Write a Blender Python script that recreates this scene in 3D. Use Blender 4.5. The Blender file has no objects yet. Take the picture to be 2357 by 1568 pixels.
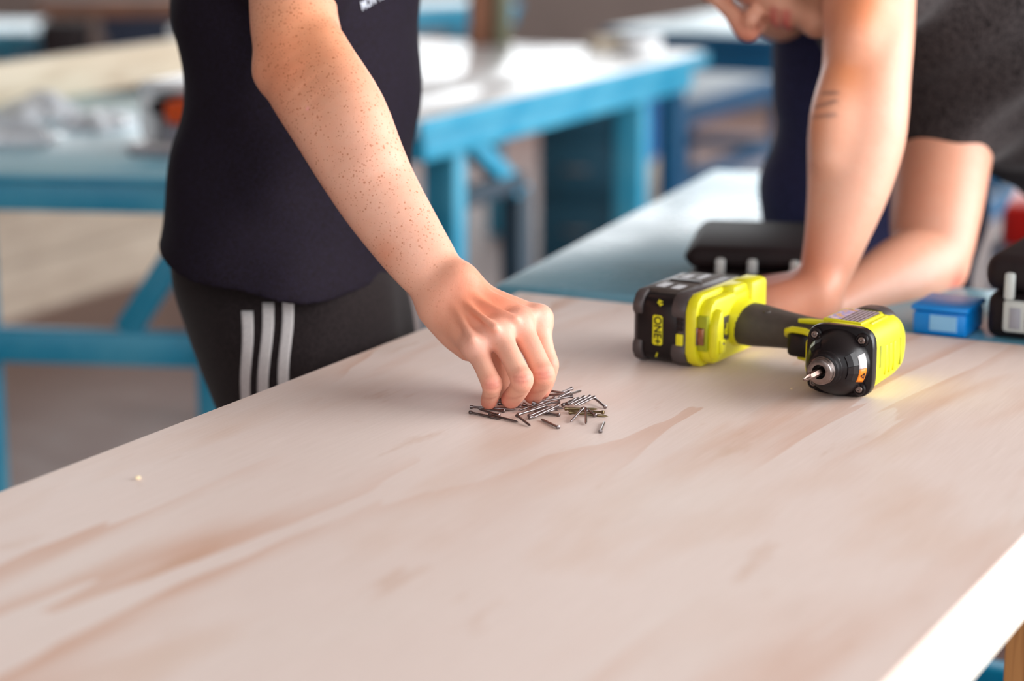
import bpy, bmesh, math, random
import numpy as np
from mathutils import Vector, Matrix
random.seed(7)
SC = bpy.context.scene
COL = SC.collection
# ------------------------------------------------------------------ camera
W, H, FPX = 2357.0, 1568.0, 4997.0          # frame and focal length in pixels
PITCH = math.atan(1144.0 / 4997.0)          # the camera looks 12.9 degrees down
TZ = 0.80                                   # height of the plywood bench top
CZ = TZ + 0.52                              # camera height
CAM = np.array([0.0, 0.0, CZ])
cam_d = bpy.data.cameras.new('camera')
cam_d.sensor_width = 36.0
cam_d.lens = 36.0 * FPX / W
cam_d.clip_end = 100
cam_d.dof.use_dof = True
cam_d.dof.focus_distance = 2.03
cam_d.dof.aperture_fstop = 2.5
cam = bpy.data.objects.new('camera', cam_d)
COL.objects.link(cam)
cam.location = CAM
cam.rotation_euler = (math.pi / 2 - PITCH, 0, 0)
SC.camera = cam
# ------------------------------------------------------------------ sky, daylight, exposure
world = bpy.data.worlds.new('overcast_sky')
SC.world = world
world.use_nodes = True
wb = world.node_tree.nodes['Background']
wb.inputs['Color'].default_value = (0.93, 0.97, 1.0, 1)
wb.inputs['Strength'].default_value = 1.5
def area(name, loc, target, sx, sy, power, col):
    l = bpy.data.lights.new(name, 'AREA')
    l.shape = 'RECTANGLE'; l.size = sx; l.size_y = sy; l.energy = power; l.color = col
    o = bpy.data.objects.new(name, l); COL.objects.link(o)
    o.location = loc
    o.rotation_euler = (Vector(target) - Vector(loc)).to_track_quat('-Z', 'Y').to_euler()
    return o
# the tall roller door that stands open on the camera's right
area('roller_door_daylight', (4.2, 1.9, 1.9), (0.0, 2.2, 0.9), 4.5, 3.2, 265, (0.98, 0.99, 1.0))
# the band of windows along the back wall
area('window_band_daylight', (-1.2, 10.7, 2.1), (-0.8, 4.0, 0.7), 8.0, 2.0, 85, (0.95, 0.98, 1.0))
SC.view_settings.view_transform = 'Standard'
SC.view_settings.look = 'None'
SC.view_settings.gamma = 1.0
SC.view_settings.use_curve_mapping = False
SC.view_settings.exposure = 0.38
SC.cycles.use_denoising = True
SC.cycles.max_bounces = 6
SC.cycles.sample_clamp_indirect = 6.0
# ------------------------------------------------------------------ small helpers
cp, sp = math.cos(PITCH), math.sin(PITCH)
def ray(px, py):
    a, b = (px - W / 2) / FPX, -(py - H / 2) / FPX
    return np.array([a, cp + b * sp, -sp + b * cp])
def P(px, py, d):
    'point seen at a picture position, d metres along the lens axis'
    return CAM + ray(px, py) * d
def G(px, py, z):
    'point seen at a picture position that lies at height z'
    r = ray(px, py)
    return CAM + r * ((z - CZ) / r[2])
def V(*a): return np.array(a, float)
def unit(v):
    v = np.asarray(v, float); return v / np.linalg.norm(v)
def srgb(r, g, b):
    f = lambda c: c / 12.92 if c <= 0.04045 else ((c + 0.055) / 1.055) ** 2.4
    return (f(r / 255), f(g / 255), f(b / 255), 1.0)
def frame(o, x, y, z):
    m = Matrix.Identity(4)
    for i in range(3):
        m[i][0], m[i][1], m[i][2], m[i][3] = x[i], y[i], z[i], o[i]
    return m
def tag(o, label=None, cat=None, group=None, kind=None):
    if label: o['label'] = label
    if cat: o['category'] = cat
    if group: o['group'] = group
    if kind: o['kind'] = kind
    return o
def thing(name, loc, label, cat, group=None):
    o = bpy.data.objects.new(name, None)
    COL.objects.link(o); o.location = [float(c) for c in loc]; o.empty_display_size = 0.05
    return tag(o, label, cat, group)
def attach(o, parent):
    if parent is not None:
        o.parent = parent
        m, q = Matrix.Identity(4), parent
        chain = []
        while q is not None:
            chain.append(q); q = q.parent
        for q in reversed(chain):
            m = m @ q.matrix_parent_inverse @ q.matrix_basis
        o.matrix_parent_inverse = m.inverted()
def mk(name, verts, faces, mat=None, parent=None, M=None, smooth=False):
    me = bpy.data.meshes.new(name)
    me.from_pydata([tuple(map(float, v)) for v in verts], [], [tuple(int(i) for i in f) for f in faces])
    if mat is not None: me.materials.append(mat)
    me.validate()
    if smooth: me.polygons.foreach_set('use_smooth', [True] * len(me.polygons))
    o = bpy.data.objects.new(name, me)
    COL.objects.link(o)
    if M is not None: o.matrix_basis = M
    attach(o, parent)
    return o
def from_bm(name, bm, mat=None, parent=None, M=None, smooth=False):
    me = bpy.data.meshes.new(name)
    bm.normal_update(); bm.to_mesh(me); bm.free()
    if mat is not None: me.materials.append(mat)
    if smooth: me.polygons.foreach_set('use_smooth', [True] * len(me.polygons))
    o = bpy.data.objects.new(name, me)
    COL.objects.link(o)
    if M is not None: o.matrix_basis = M
    attach(o, parent)
    return o
def smart(o, deg=35):
    o.data.polygons.foreach_set('use_smooth', [True] * len(o.data.polygons))
    try: o.data.set_sharp_from_angle(angle=math.radians(deg))
    except Exception: pass
    return o
def bm_box(bm, lo, hi, bev=0.0, seg=2):
    vs = [bm.verts.new((x, y, z)) for x in (lo[0], hi[0]) for y in (lo[1], hi[1]) for z in (lo[2], hi[2])]
    fs = [(0, 1, 3, 2), (4, 6, 7, 5), (0, 4, 5, 1), (2, 3, 7, 6), (0, 2, 6, 4), (1, 5, 7, 3)]
    fcs = [bm.faces.new([vs[i] for i in f]) for f in fs]
    if bev > 0:
        es = list({e for f in fcs for e in f.edges})
        bmesh.ops.bevel(bm, geom=es, offset=bev, segments=seg, affect='EDGES', profile=0.5)
def box(name, lo, hi, mat, parent=None, M=None, bev=0.0, seg=2):
    bm = bmesh.new(); bm_box(bm, lo, hi, bev, seg)
    return smart(from_bm(name, bm, mat, parent, M), 40)
def prism(name, pts, z0, z1, mat, parent=None, M=None, bev=0.0, seg=2):
    'outline in local x, y pulled up from z0 to z1'
    bm = bmesh.new()
    a = [bm.verts.new((p[0], p[1], z0)) for p in pts]; b = [bm.verts.new((p[0], p[1], z1)) for p in pts]
    n = len(pts)
    bm.faces.new(a[::-1]); bm.faces.new(b)
    for i in range(n): bm.faces.new((a[i], a[(i + 1) % n], b[(i + 1) % n], b[i]))
    bmesh.ops.recalc_face_normals(bm, faces=bm.faces)
    if bev > 0:
        es = [e for e in bm.edges if e.verts[0].co.z == e.verts[1].co.z]
        bmesh.ops.bevel(bm, geom=es, offset=bev, segments=seg, affect='EDGES', profile=0.5)
    return smart(from_bm(name, bm, mat, parent, M), 40)
def loft(name, rings, mat, parent=None, M=None, caps=(True, True), deg=None):
    n = len(rings[0]); vs = [p for r in rings for p in r]; fs = []
    for k in range(len(rings) - 1):
        for i in range(n):
            j = (i + 1) % n
            fs.append((k * n + i, k * n + j, (k + 1) * n + j, (k + 1) * n + i))
    if caps[0]: fs.append(tuple(range(n))[::-1])
    if caps[1]: fs.append(tuple(range((len(rings) - 1) * n, len(rings) * n)))
    o = mk(name, vs, fs, mat, parent, M, True)
    if deg: smart(o, deg)
    return o
def lathe(name, prof, mat, parent=None, M=None, n=28, deg=35, a0=0, a1=2 * math.pi):
    'profile of (radius, z) spun about local z'
    rings = []
    for r, z in prof:
        rings.append([(r * math.cos(t), r * math.sin(t), z) for t in np.linspace(a0, a1, n, endpoint=False)])
    return loft(name, rings, mat, parent, M, (prof[0][0] > 1e-6, prof[-1][0] > 1e-6), deg)
def tube(name, pts, r, mat, parent=None, n=10, M=None, deg=None):
    pts = [np.array(p, float) for p in pts]
    rr = r if hasattr(r, '__len__') else [r] * len(pts)
    up = np.array([0.13, 0.21, 0.97]); rings = []
    for i, p in enumerate(pts):
        t = unit(pts[min(i + 1, len(pts) - 1)] - pts[max(i - 1, 0)])
        if abs(t @ up) > 0.95: up = np.array([0.97, 0.21, 0.13])
        x = unit(np.cross(t, up)); y = np.cross(t, x)
        rings.append([p + rr[i] * (math.cos(a) * x + math.sin(a) * y) for a in np.linspace(0, 2 * math.pi, n, endpoint=False)])
    return loft(name, rings, mat, parent, M, deg=deg)
def catmull(pts, n):
    'smooth curve through rows of numbers'
    p = np.array(pts, float); m = len(p)
    q = np.vstack([2 * p[0] - p[1], p, 2 * p[-1] - p[-2]])
    out = []
    for i in range(m - 1):
        a, b, c, d = q[i:i + 4]
        for t in np.linspace(0, 1, n, endpoint=False):
            out.append(0.5 * (2 * b + (c - a) * t + (2 * a - 5 * b + 4 * c - d) * t * t + (3 * b - a - 3 * c + d) * t ** 3))
    out.append(p[-1])
    return np.array(out)
def text_mesh(name, body, size, mat, parent=None, M=None, depth=0.0003, bold=0.0, xs=1.0):
    cu = bpy.data.curves.new(name, 'FONT')
    cu.body = body; cu.size = size; cu.extrude = depth; cu.offset = bold; cu.align_x = 'CENTER'; cu.align_y = 'CENTER'
    t = bpy.data.objects.new(name + '_curve', cu); COL.objects.link(t)
    dg = bpy.context.evaluated_depsgraph_get()
    me = bpy.data.meshes.new_from_object(t.evaluated_get(dg))
    bpy.data.objects.remove(t); bpy.data.curves.remove(cu)
    me.name = name
    for v in me.vertices: v.co.x *= xs
    me.materials.clear(); me.materials.append(mat)
    o = bpy.data.objects.new(name, me); COL.objects.link(o)
    if M is not None: o.matrix_basis = M
    attach(o, parent)
    return o
# ------------------------------------------------------------------ materials
class NT:
    def __init__(s, name):
        s.m = bpy.data.materials.new(name); s.m.use_nodes = True
        s.n = s.m.node_tree.nodes; s.l = s.m.node_tree.links
        s.b = s.n['Principled BSDF']
        s.tc = s.n.new('ShaderNodeTexCoord')
    def new(s, t, **kw):
        x = s.n.new('ShaderNode' + t)
        for k, v in kw.items():
            if hasattr(x, k): setattr(x, k, v)
            else: x.inputs[k.replace('_', ' ')].default_value = v
        return x
    def link(s, a, b): s.l.new(a, b)
    def coords(s, scale=(1, 1, 1), rot=(0, 0, 0), loc=(0, 0, 0)):
        mp = s.new('Mapping'); s.link(s.tc.outputs['Object'], mp.inputs['Vector'])
        mp.inputs['Scale'].default_value = scale; mp.inputs['Rotation'].default_value = rot; mp.inputs['Location'].default_value = loc
        return mp.outputs['Vector']
    def noise(s, vec, scale, detail=3, rough=0.5, dist=0.0):
        x = s.new('TexNoise', Scale=scale, Detail=detail, Roughness=rough, Distortion=dist)
        if vec is not None: s.link(vec, x.inputs['Vector'])
        return x.outputs['Fac']
    def ramp(s, fac, stops):
        r = s.new('ValToRGB'); s.link(fac, r.inputs['Fac']); e = r.color_ramp.elements
        while len(e) < len(stops): e.new(0.5)
        for i, (p, c) in enumerate(stops):
            e[i].position = p; e[i].color = c if hasattr(c, '__len__') else (c, c, c, 1)
        return r.outputs['Color']
    def mix(s, fac, a, b, mode='MIX'):
        x = s.new('Mix'); x.data_type = 'RGBA'; x.blend_type = mode
        for k, v in ((0, fac), (6, a), (7, b)):
            if hasattr(v, 'is_output'): s.link(v, x.inputs[k])
            else: x.inputs[k].default_value = v
        return x.outputs[2]
    def math(s, op, a, b=0.0, clamp=False):
        x = s.new('Math'); x.operation = op; x.use_clamp = clamp
        for i, v in enumerate((a, b)):
            if hasattr(v, 'is_output'): s.link(v, x.inputs[i])
            else: x.inputs[i].default_value = v
        return x.outputs[0]
    def set(s, color=None, rough=None, **kw):
        for k, v in dict({'Base Color': color, 'Roughness': rough}, **{k.replace('_', ' '): v for k, v in kw.items()}).items():
            if v is None: continue
            if hasattr(v, 'is_output'): s.link(v, s.b.inputs[k])
            else: s.b.inputs[k].default_value = v
        return s
    def bump(s, h, strength=0.2, dist=0.001):
        b = s.new('Bump', Strength=strength, Distance=dist)
        s.link(h, b.inputs['Height']); s.link(b.outputs['Normal'], s.b.inputs['Normal'])
        return s
def plain(name, col, rough=0.5, var=0.12, scale=40, metal=0.0, bump=0.0, spec=0.5, coat=0.0):
    t = NT(name)
    v = t.noise(t.coords(), scale, 4)
    dark = tuple(c * (1 - var) for c in col[:3]) + (1,); light = tuple(min(1, c * (1 + var)) for c in col[:3]) + (1,)
    t.set(t.ramp(v, [(0.3, dark), (0.7, light)]), rough, Metallic=metal)
    t.b.inputs['Specular IOR Level'].default_value = spec
    t.b.inputs['Coat Weight'].default_value = coat
    if bump: t.bump(t.noise(t.coords(), scale * 4, 3), bump, 0.0006)
    return t.m
def worn_paint(name, col, worn, amount=0.5, rough=0.45, scale=5):
    t = NT(name)
    a = t.noise(t.coords((1, 1, 1)), scale, 5, 0.6)
    f = t.ramp(a, [(0.5 - 0.12, 0.0), (0.5 + 0.2, amount)])
    t.set(t.mix(f, col, worn), t.ramp(a, [(0.3, rough - 0.1), (0.7, rough + 0.12)]))
    t.bump(t.noise(t.coords(), 60, 3), 0.12, 0.001)
    return t.m
# ------------------------------------------------------------------ setting materials
def ply_top_material():
    'pale pinkish plywood, grain along local x'
    t = NT('plywood_face')
    base = t.coords((0.55, 3.4, 1), (0, 0, 0.05))
    big = t.noise(base, 1.35, 4, 0.5, 0.55)
    rings = t.math('FRACT', t.math('MULTIPLY', big, 6.5))
    flame = t.ramp(rings, [(0.0, 0.0), (0.5, 0.08), (0.93, 1.0), (0.985, 0.9), (1.0, 0.0)])
    patch = t.ramp(t.noise(t.coords((0.6, 1.9, 1), (0, 0, 0), (3.1, 1.7, 0)), 1.9, 3, 0.5, 0.3), [(0.42, 0.0), (0.66, 1.0)])
    fine = t.noise(t.coords((5, 150, 1)), 3.0, 4, 0.6)
    c = t.mix(t.math('MULTIPLY', flame, t.math('MULTIPLY', patch, 1.0)), srgb(232, 214, 206), srgb(211, 168, 145))
    blot = t.ramp(t.noise(t.coords((0.8, 2.4, 1), (0, 0, 0), (7.3, 2.2, 0)), 2.6, 3, 0.55, 0.2), [(0.52, 0.0), (0.75, 0.75)])
    c = t.mix(blot, c, srgb(216, 182, 160))
    stain = t.ramp(t.noise(t.coords((1.6, 6.5, 1), (0, 0, 0), (1.2, 4.4, 0)), 3.6, 4, 0.6), [(0.62, 0.0), (0.78, 0.55)])
    c = t.mix(stain, c, srgb(196, 152, 120))
    pale = t.ramp(t.noise(t.coords((1.1, 2.0, 1), (0, 0, 0), (9.2, 5.1, 0)), 3.0, 3), [(0.5, 0.0), (0.75, 0.5)])
    c = t.mix(pale, c, srgb(232, 218, 210))
    f2 = t.ramp(fine, [(0.3, (0.93, 0.915, 0.90, 1)), (0.65, (1.0, 1.0, 1.0, 1))])
    c = t.mix(1.0, c, f2, 'MULTIPLY')
    t.set(c, t.ramp(fine, [(0.3, 0.5), (0.7, 0.62)]))
    t.b.inputs['Specular IOR Level'].default_value = 0.45
    t.bump(fine, 0.12, 0.0004)
    return t.m
def pine_material(name, light, dark, knot=True):
    'pine boards, grain along local x'
    t = NT(name)
    w = t.noise(t.coords((0.5, 6.0, 6.0)), 2.2, 4, 0.5, 0.3)
    r = t.math('SINE', t.math('MULTIPLY', w, 30.0))
    c = t.mix(t.ramp(r, [(0.2, 0.0), (0.9, 0.7)]), light, dark)
    if knot:
        vo = t.new('TexVoronoi', Scale=1.0); t.link(t.coords((2.6, 7.0, 7.0), (0, 0, 0), (0.3, 0.2, 0.1)), vo.inputs['Vector'])
        k = t.ramp(vo.outputs['Distance'], [(0.06, 0.8), (0.2, 0.0)])
        c = t.mix(k, c, srgb(150, 104, 84))
    t.set(c, 0.55)
    t.bump(w, 0.15, 0.001)
    return t.m
def floor_material():
    t = NT('workshop_floor_concrete')
    a = t.noise(t.coords(), 1.1, 5, 0.6); b = t.noise(t.coords(), 9.0, 5, 0.6)
    c = t.ramp(a, [(0.3, srgb(112, 82, 74)), (0.7, srgb(152, 122, 114))])
    c = t.mix(t.ramp(b, [(0.4, 0.0), (0.75, 0.4)]), c, srgb(176, 152, 146))
    t.set(c, t.ramp(b, [(0.3, 0.42), (0.7, 0.6)]))
    t.bump(b, 0.1, 0.002)
    return t.m
M_PLY = ply_top_material()
M_PINE = pine_material('pine_edge_board', srgb(240, 232, 218), srgb(226, 208, 186), False)
M_PLANK = pine_material('pine_plank_knotty', srgb(204, 190, 168), srgb(186, 168, 144))
M_CRATE = pine_material('plywood_crate_face', srgb(226, 208, 188), srgb(206, 186, 166), False)
M_ROUGH = pine_material('rough_sawn_leg', srgb(206, 150, 92), srgb(160, 104, 56), False)
M_FLOOR = floor_material()
M_WALL = plain('painted_block_wall', srgb(132, 118, 112), 0.8, 0.1, 3, bump=0.2)
M_CEIL = plain('roof_lining', srgb(150, 140, 132), 0.85, 0.1, 2)
M_CYAN = worn_paint('cyan_bench_paint', srgb(0, 140, 178), srgb(104, 184, 208), 0.55, 0.38, 4)
M_CYANTOP = worn_paint('pale_cyan_bench_top', srgb(120, 178, 200), srgb(164, 204, 214), 0.8, 0.3, 3)
M_BLUEDK = worn_paint('deep_blue_paint', srgb(0, 82, 126), srgb(24, 104, 146), 0.5, 0.45, 4)
M_WHITETOP = worn_paint('white_laminate_top', srgb(230, 231, 232), srgb(240, 242, 244), 0.6, 0.2, 3)
M_MIDTOP = worn_paint('worn_blue_grey_top', srgb(122, 182, 204), srgb(80, 150, 180), 0.8, 0.3, 2.2)
M_GREYTOP = plain('grey_board_top', srgb(120, 132, 142), 0.5, 0.1, 6)
M_BLACK = plain('black_moulded_plastic', srgb(34, 25, 27), 0.62, 0.2, 30, bump=0.15, spec=0.25)
M_LATCH = plain('pale_latch_plastic', srgb(196, 200, 198), 0.35, 0.06, 20)
M_STEEL = plain('bright_steel', srgb(190, 186, 182), 0.25, 0.1, 60, metal=1.0)
M_WHITE = plain('white_plastic', srgb(236, 238, 240), 0.35, 0.03, 10)
M_RED = plain('red_plastic', srgb(206, 30, 18), 0.35, 0.1, 20)
M_ORANGE = plain('orange_plastic', srgb(230, 84, 24), 0.35, 0.08, 20)
M_SKYBLUE = plain('sky_blue_plastic', srgb(0, 138, 226), 0.35, 0.1, 12)
M_LABELB = plain('pale_blue_label', srgb(140, 196, 236), 0.5, 0.05, 30)
M_GREY = plain('grey_plastic', srgb(150, 150, 160), 0.45, 0.08, 20)
M_SLATE = plain('dark_slate_steel', srgb(44, 62, 76), 0.5, 0.15, 8)
M_DARKNAVY = plain('dark_navy_cover', srgb(34, 42, 62), 0.7, 0.2, 8)
M_BROWN = plain('brown_stained_wood', srgb(120, 78, 56), 0.55, 0.25, 9)
M_OLIVE = plain('olive_drab_paint', srgb(96, 96, 74), 0.55, 0.15, 9)
M_TEALBOX = plain('dark_teal_metal', srgb(30, 82, 104), 0.5, 0.15, 6)
def plastic_film():
    t = NT('clear_crinkled_film')
    t.set((0.86, 0.9, 0.97, 1), 0.08, Alpha=0.55)
    t.b.inputs['Specular IOR Level'].default_value = 0.9
    n = t.noise(t.coords(), 26, 4, 0.6, 0.6)
    t.bump(n, 0.9, 0.012)
    return t.m
M_FILM = plastic_film()
# ------------------------------------------------------------------ shell of the workshop
BACK_Y, LEFT_X, RIGHT_X, NEAR_Y, ROOF = 11.0, -6.0, 5.0, -2.2, 3.9
tag(box('floor', (LEFT_X - 1, NEAR_Y - 3, -0.1), (RIGHT_X + 2.5, BACK_Y + 0.3, 0), M_FLOOR), 'brown worn concrete workshop floor', kind='structure')
tag(box('ceiling', (LEFT_X - 0.2, NEAR_Y + 0.6, ROOF), (RIGHT_X + 0.2, BACK_Y + 0.2, ROOF + 0.1), M_CEIL), 'pale roof lining above the benches', kind='structure')
wl = tag(box('wall_left', (LEFT_X - 0.2, NEAR_Y + 0.6, 0), (LEFT_X, BACK_Y + 0.2, ROOF), M_WALL), 'grey brown painted workshop side wall', kind='structure')
# back wall with a band of windows above bench height
wbk = tag(box('wall_back', (LEFT_X, BACK_Y, 0), (RIGHT_X + 0.2, BACK_Y + 0.2, 0.95), M_WALL), 'grey brown back wall with a window band', kind='structure')
box('lintel', (LEFT_X, BACK_Y, 3.2), (RIGHT_X + 0.2, BACK_Y + 0.2, ROOF), M_WALL, wbk)
for i in range(6):
    x = LEFT_X + 0.15 + i * (RIGHT_X - LEFT_X - 0.1) / 5
    box('pier', (x - 0.1, BACK_Y, 0.95), (x + 0.1, BACK_Y + 0.2, 3.2), M_WALL, wbk)
tag(box('fill_blocking_wall', (LEFT_X - 0.2, NEAR_Y + 0.6 - 0.2, 0), (-3.0, NEAR_Y + 0.6, ROOF), M_WALL), 'unseen grey brown wall added behind the camera to cut the fill light', kind='structure')  # unseen wall, added to hold back fill light from behind the camera
# ------------------------------------------------------------------ plywood work bench in front
EU = V(0.46567, 0.88496, 0.0)            # along its long edge, away from the camera
EV = V(0.88496, -0.46567, 0.0)           # across it, to the right
CORNER = G(1195, 672, TZ)
BL, BW, BT = 2.25, 0.777, 0.0735         # length, width, edge height
BO = CORNER - EU * BL
MB = frame(BO, EU, -EV, V(0, 0, 1))      # local x along the grain, y = 0 at the person's edge, -BW at the right edge
bench = thing('work_bench', (BO[0], BO[1], 0.0), 'pale plywood work bench with the nails and power tool on top', 'workbench')
box('plywood_sheet', (0, -BW, -0.003), (BL, 0, 0), M_PLY, bench, MB, 0.0008, 1)
for y0, y1 in ((-BW, -BW + 0.035), (-0.035, 0)):
    box('edge_board', (0, y0, -BT), (BL, y1, -0.003), M_PINE, bench, MB, 0.0012, 1)
for x0, x1 in ((0, 0.035), (BL - 0.035, BL)):
    box('end_board', (x0, -BW + 0.035, -BT), (x1, -0.035, -0.003), M_PINE, bench, MB, 0.0012, 1)
for x in (0.72, 1.48):
    box('cross_rail', (x, -BW + 0.035, -BT), (x + 0.035, -0.035, -0.003), M_PINE, bench, MB)
for x in (0.10, 0.99, BL - 0.19):
    for y in (-BW + 0.037, -0.127):
        o = box('leg', (-0.0, 0, 0), (TZ - BT, 0.09, 0.09), M_ROUGH, bench,
                MB @ Matrix.Translation((x + 0.0, y, -BT)) @ Matrix.Rotation(math.pi / 2, 4, 'Y'), 0.003)
# ------------------------------------------------------------------ painted benches behind
def painted_bench(name, label, A, B, depth, z, top_m, frame_m, top_t=0.04, apron=0.07, leg=0.05, over=0.06, rail_z=0.42,
                  rail_h=0.06, leg_at=None, rails=True, brace=None, cat='workbench', group=None, top_name='bench_top', inset_ends=0.12, rear_legs=None):
    'bench whose near long edge runs from A to B at height z and which reaches back by depth'
    x = unit((B - A) * V(1, 1, 0)); y = V(-x[1], x[0], 0.0); L = np.linalg.norm((B - A)[:2])
    o = V(A[0], A[1], 0.0)
    M = frame(o, x, y, V(0, 0, 1))
    t = thing(name, o, label, cat, group)
    box(top_name, (0, 0, z - top_t), (L, depth, z), top_m, t, M, 0.006)
    box('nosing', (-0.004, -0.012, z - top_t), (L + 0.004, 0.0, z - 0.002), frame_m, t, M, 0.004)
    za = z - top_t
    for yy in (over, depth - over - 0.03):
        box('apron', (inset_ends, yy, za - apron), (L - inset_ends, yy + 0.03, za), frame_m, t, M, 0.003)
    for xx in (inset_ends, L - inset_ends - 0.03):
        box('end_apron', (xx, over + 0.03, za - apron), (xx + 0.03, depth - over - 0.03, za), frame_m, t, M, 0.003)
    la = leg_at or [inset_ends + 0.03, L - inset_ends - 0.03 - leg]
    for xx in la:
        for yy in (over + 0.03, depth - over - 0.03 - leg):
            if rear_legs and yy > depth / 2: continue
            box('leg', (xx, yy, 0), (xx + leg, yy + leg, za), frame_m, t, M, 0.004)
        if rails and not rear_legs:
            box('side_rail', (xx + 0.008, over + 0.03 + leg, rail_z), (xx + leg - 0.008, depth - over - 0.03 - leg, rail_z + rail_h), frame_m, t, M, 0.003)
    for xx in rear_legs or ():
        yy = depth - over - 0.03 - leg
        box('leg', (xx, yy, 0), (xx + leg, yy + leg, za), frame_m, t, M, 0.004)
    if rails:
        for yy in ((over + 0.035,) if rear_legs else (over + 0.035, depth - over - 0.03 - leg + 0.005)):
            box('long_rail', (la[0] + leg, yy, rail_z), (la[-1], yy + leg - 0.01, rail_z + rail_h), frame_m, t, M, 0.003)
    if brace:
        for (xa, zb0, xb, zb1) in brace:
            yy = over + 0.04
            d = unit(V(xb - xa, 0, zb1 - zb0)); n = V(-d[2], 0, d[0]); Lb = math.hypot(xb - xa, zb1 - zb0)
            MM = M @ frame(V(xa, yy, zb0), d, V(0, 1, 0), np.cross(d, V(0, 1, 0)))
            box('brace', (0, 0, -0.022), (Lb, 0.035, 0.022), frame_m, t, MM, 0.003)
    t['_M'] = 0; del t['_M']
    return t, M, L
# ------------------------------------------------------------------ benches and things behind
DZ = V(0, 0, 1)
def lx(M, p):
    'local x of a world point in a bench frame'
    return (M.inverted() @ Vector((p[0], p[1], p[2])))[0]
# near left bench: short rail frame, clutter on top
A1, B1 = G(0, 384, TZ), G(508, 409, TZ)
x1 = unit(V(0.992, -0.125, 0))
L_1 = 1.0; A1 = B1 - x1 * L_1
M1 = frame(V(A1[0], A1[1], 0), x1, V(-x1[1], x1[0], 0), DZ)
q = lambda px: lx(M1, P(px, 500, 3.52))
T1, M1, L1 = painted_bench('painted_bench', 'cyan bench with the knotty plank and film packs on top', A1, B1, 1.14, TZ, M_CYANTOP, M_CYAN,
    0.012, 0.05, 0.047, 0.004, 0.475, 0.056, [0.05, q(-4) - 0.085, q(472) - 0.0235], True, [(q(262), 0.53, q(430), 0.70)], inset_ends=0.012, rear_legs=[0.05, L_1 - 0.1])
# long bench seen to the right of the person in navy; its top widens towards the far end
A2, B2 = G(962, 275, TZ), G(1622, 118, TZ)
T2, M2, L2 = painted_bench('painted_bench', 'long cyan bench with a glossy white top behind the reaching arm', A2, B2, 0.16, TZ, M_WHITETOP, M_CYAN,
    0.036, 0.056, 0.05, 0.012, 0.60, 0.05, [0.24, 1.25], False, [(0.34, 0.72, 0.62, 0.555)], inset_ends=0.05)
box('bench_top', (0.34, 0.16, TZ - 0.036), (L2, 0.86, TZ), M_WHITETOP, T2, M2, 0.006)
for xx in (0.42, L2 - 0.3): box('leg', (xx, 0.76, 0), (xx + 0.05, 0.81, TZ - 0.036), M_CYAN, T2, M2, 0.004)
box('apron', (0.4, 0.815, TZ - 0.092), (L2 - 0.2, 0.845, TZ - 0.036), M_CYAN, T2, M2, 0.003)
box('stub_rail', (0.29, 0.05, 0.575), (0.60, 0.085, 0.615), M_SLATE, T2, M2, 0.003)
box('centre_post', (0.57, 0.05, 0.0), (0.63, 0.10, 0.575), M_SLATE, T2, M2, 0.003)
# narrow bench that runs back from the plywood one, and the shelf bench right behind it
Am, Bm = G(1110, 662, TZ), G(1642, 384, TZ)
xm = unit((Bm - Am) * V(1, 1, 0)); ym = V(xm[1], -xm[0], 0)
T3, M3, L3 = painted_bench('painted_bench', 'narrow worn blue grey bench running back beside the navy jeans', Am + ym * 0.21 + xm * 0.04, Bm + ym * 0.21, 0.21, TZ - 0.004,
    M_MIDTOP, M_CYAN, 0.03, 0.05, 0.045, 0.01, 0.3, 0.05, inset_ends=0.02)
A4 = CORNER + EU * 0.015 + EV * 0.225; B4 = A4 + EV * 1.4
T4, M4, L4 = painted_bench('painted_bench', 'worn blue grey bench behind the plywood one carrying the black cases', A4, B4, 0.27, TZ - 0.002,
    M_MIDTOP, M_CYAN, 0.03, 0.06, 0.05, 0.01, 0.3, 0.05, inset_ends=0.03)
# further benches
A5, B5 = G(1392, 66, TZ), G(1790, 84, TZ)
painted_bench('painted_bench', 'far bench with a pale top behind the bearded face', A5, B5 + (B5 - A5) * 1.2, 1.1, TZ, M_CYANTOP, M_BLUEDK, 0.03, 0.08, 0.06, 0.02, 0.25, 0.06)
A6, B6 = G(1545, 242, 0.45), G(1760, 181, 0.45)
painted_bench('low_bench', 'low bench with a grey board top under the far tables', A6, B6 + (B6 - A6) * 0.6, 0.55, 0.45, M_GREYTOP, M_BLUEDK, 0.02, 0.075, 0.06, 0.01, 0.12, 0.05, cat='bench')
A7, B7 = G(905, 19, TZ), G(1192, 4, TZ)
painted_bench('painted_bench', 'farthest cyan bench beyond the white topped one', A7, B7, 0.35, TZ, M_CYANTOP, M_CYAN, 0.03, 0.045, 0.045, 0.01, 0.2, 0.05, rails=False, inset_ends=0.0)
A8, B8 = G(-420, 70, 0.72), G(88, 74, 0.72)
painted_bench('painted_bench', 'far cyan bench end poking in at the top left corner', A8, B8, 0.5, 0.72, M_CYANTOP, M_CYAN, 0.03, 0.05, 0.07, 0.02, 0.3, 0.06, inset_ends=0.07)
# plank standing on edge on the left bench
pa, pb = G(-60, 259, TZ), G(470, 174, TZ)
xp = unit((pb - pa) * V(1, 1, 0)); pb = pa + xp * 0.86
Mp = frame(pa - xp * 0.2, xp, V(-xp[1], xp[0], 0), DZ)
tag(box('timber_plank', (0, 0, 0.0), (1.06, 0.035, 0.088), M_PLANK, None, Mp, 0.003), 'knotty pale pine plank standing on edge on the cyan bench', 'plank')
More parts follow.
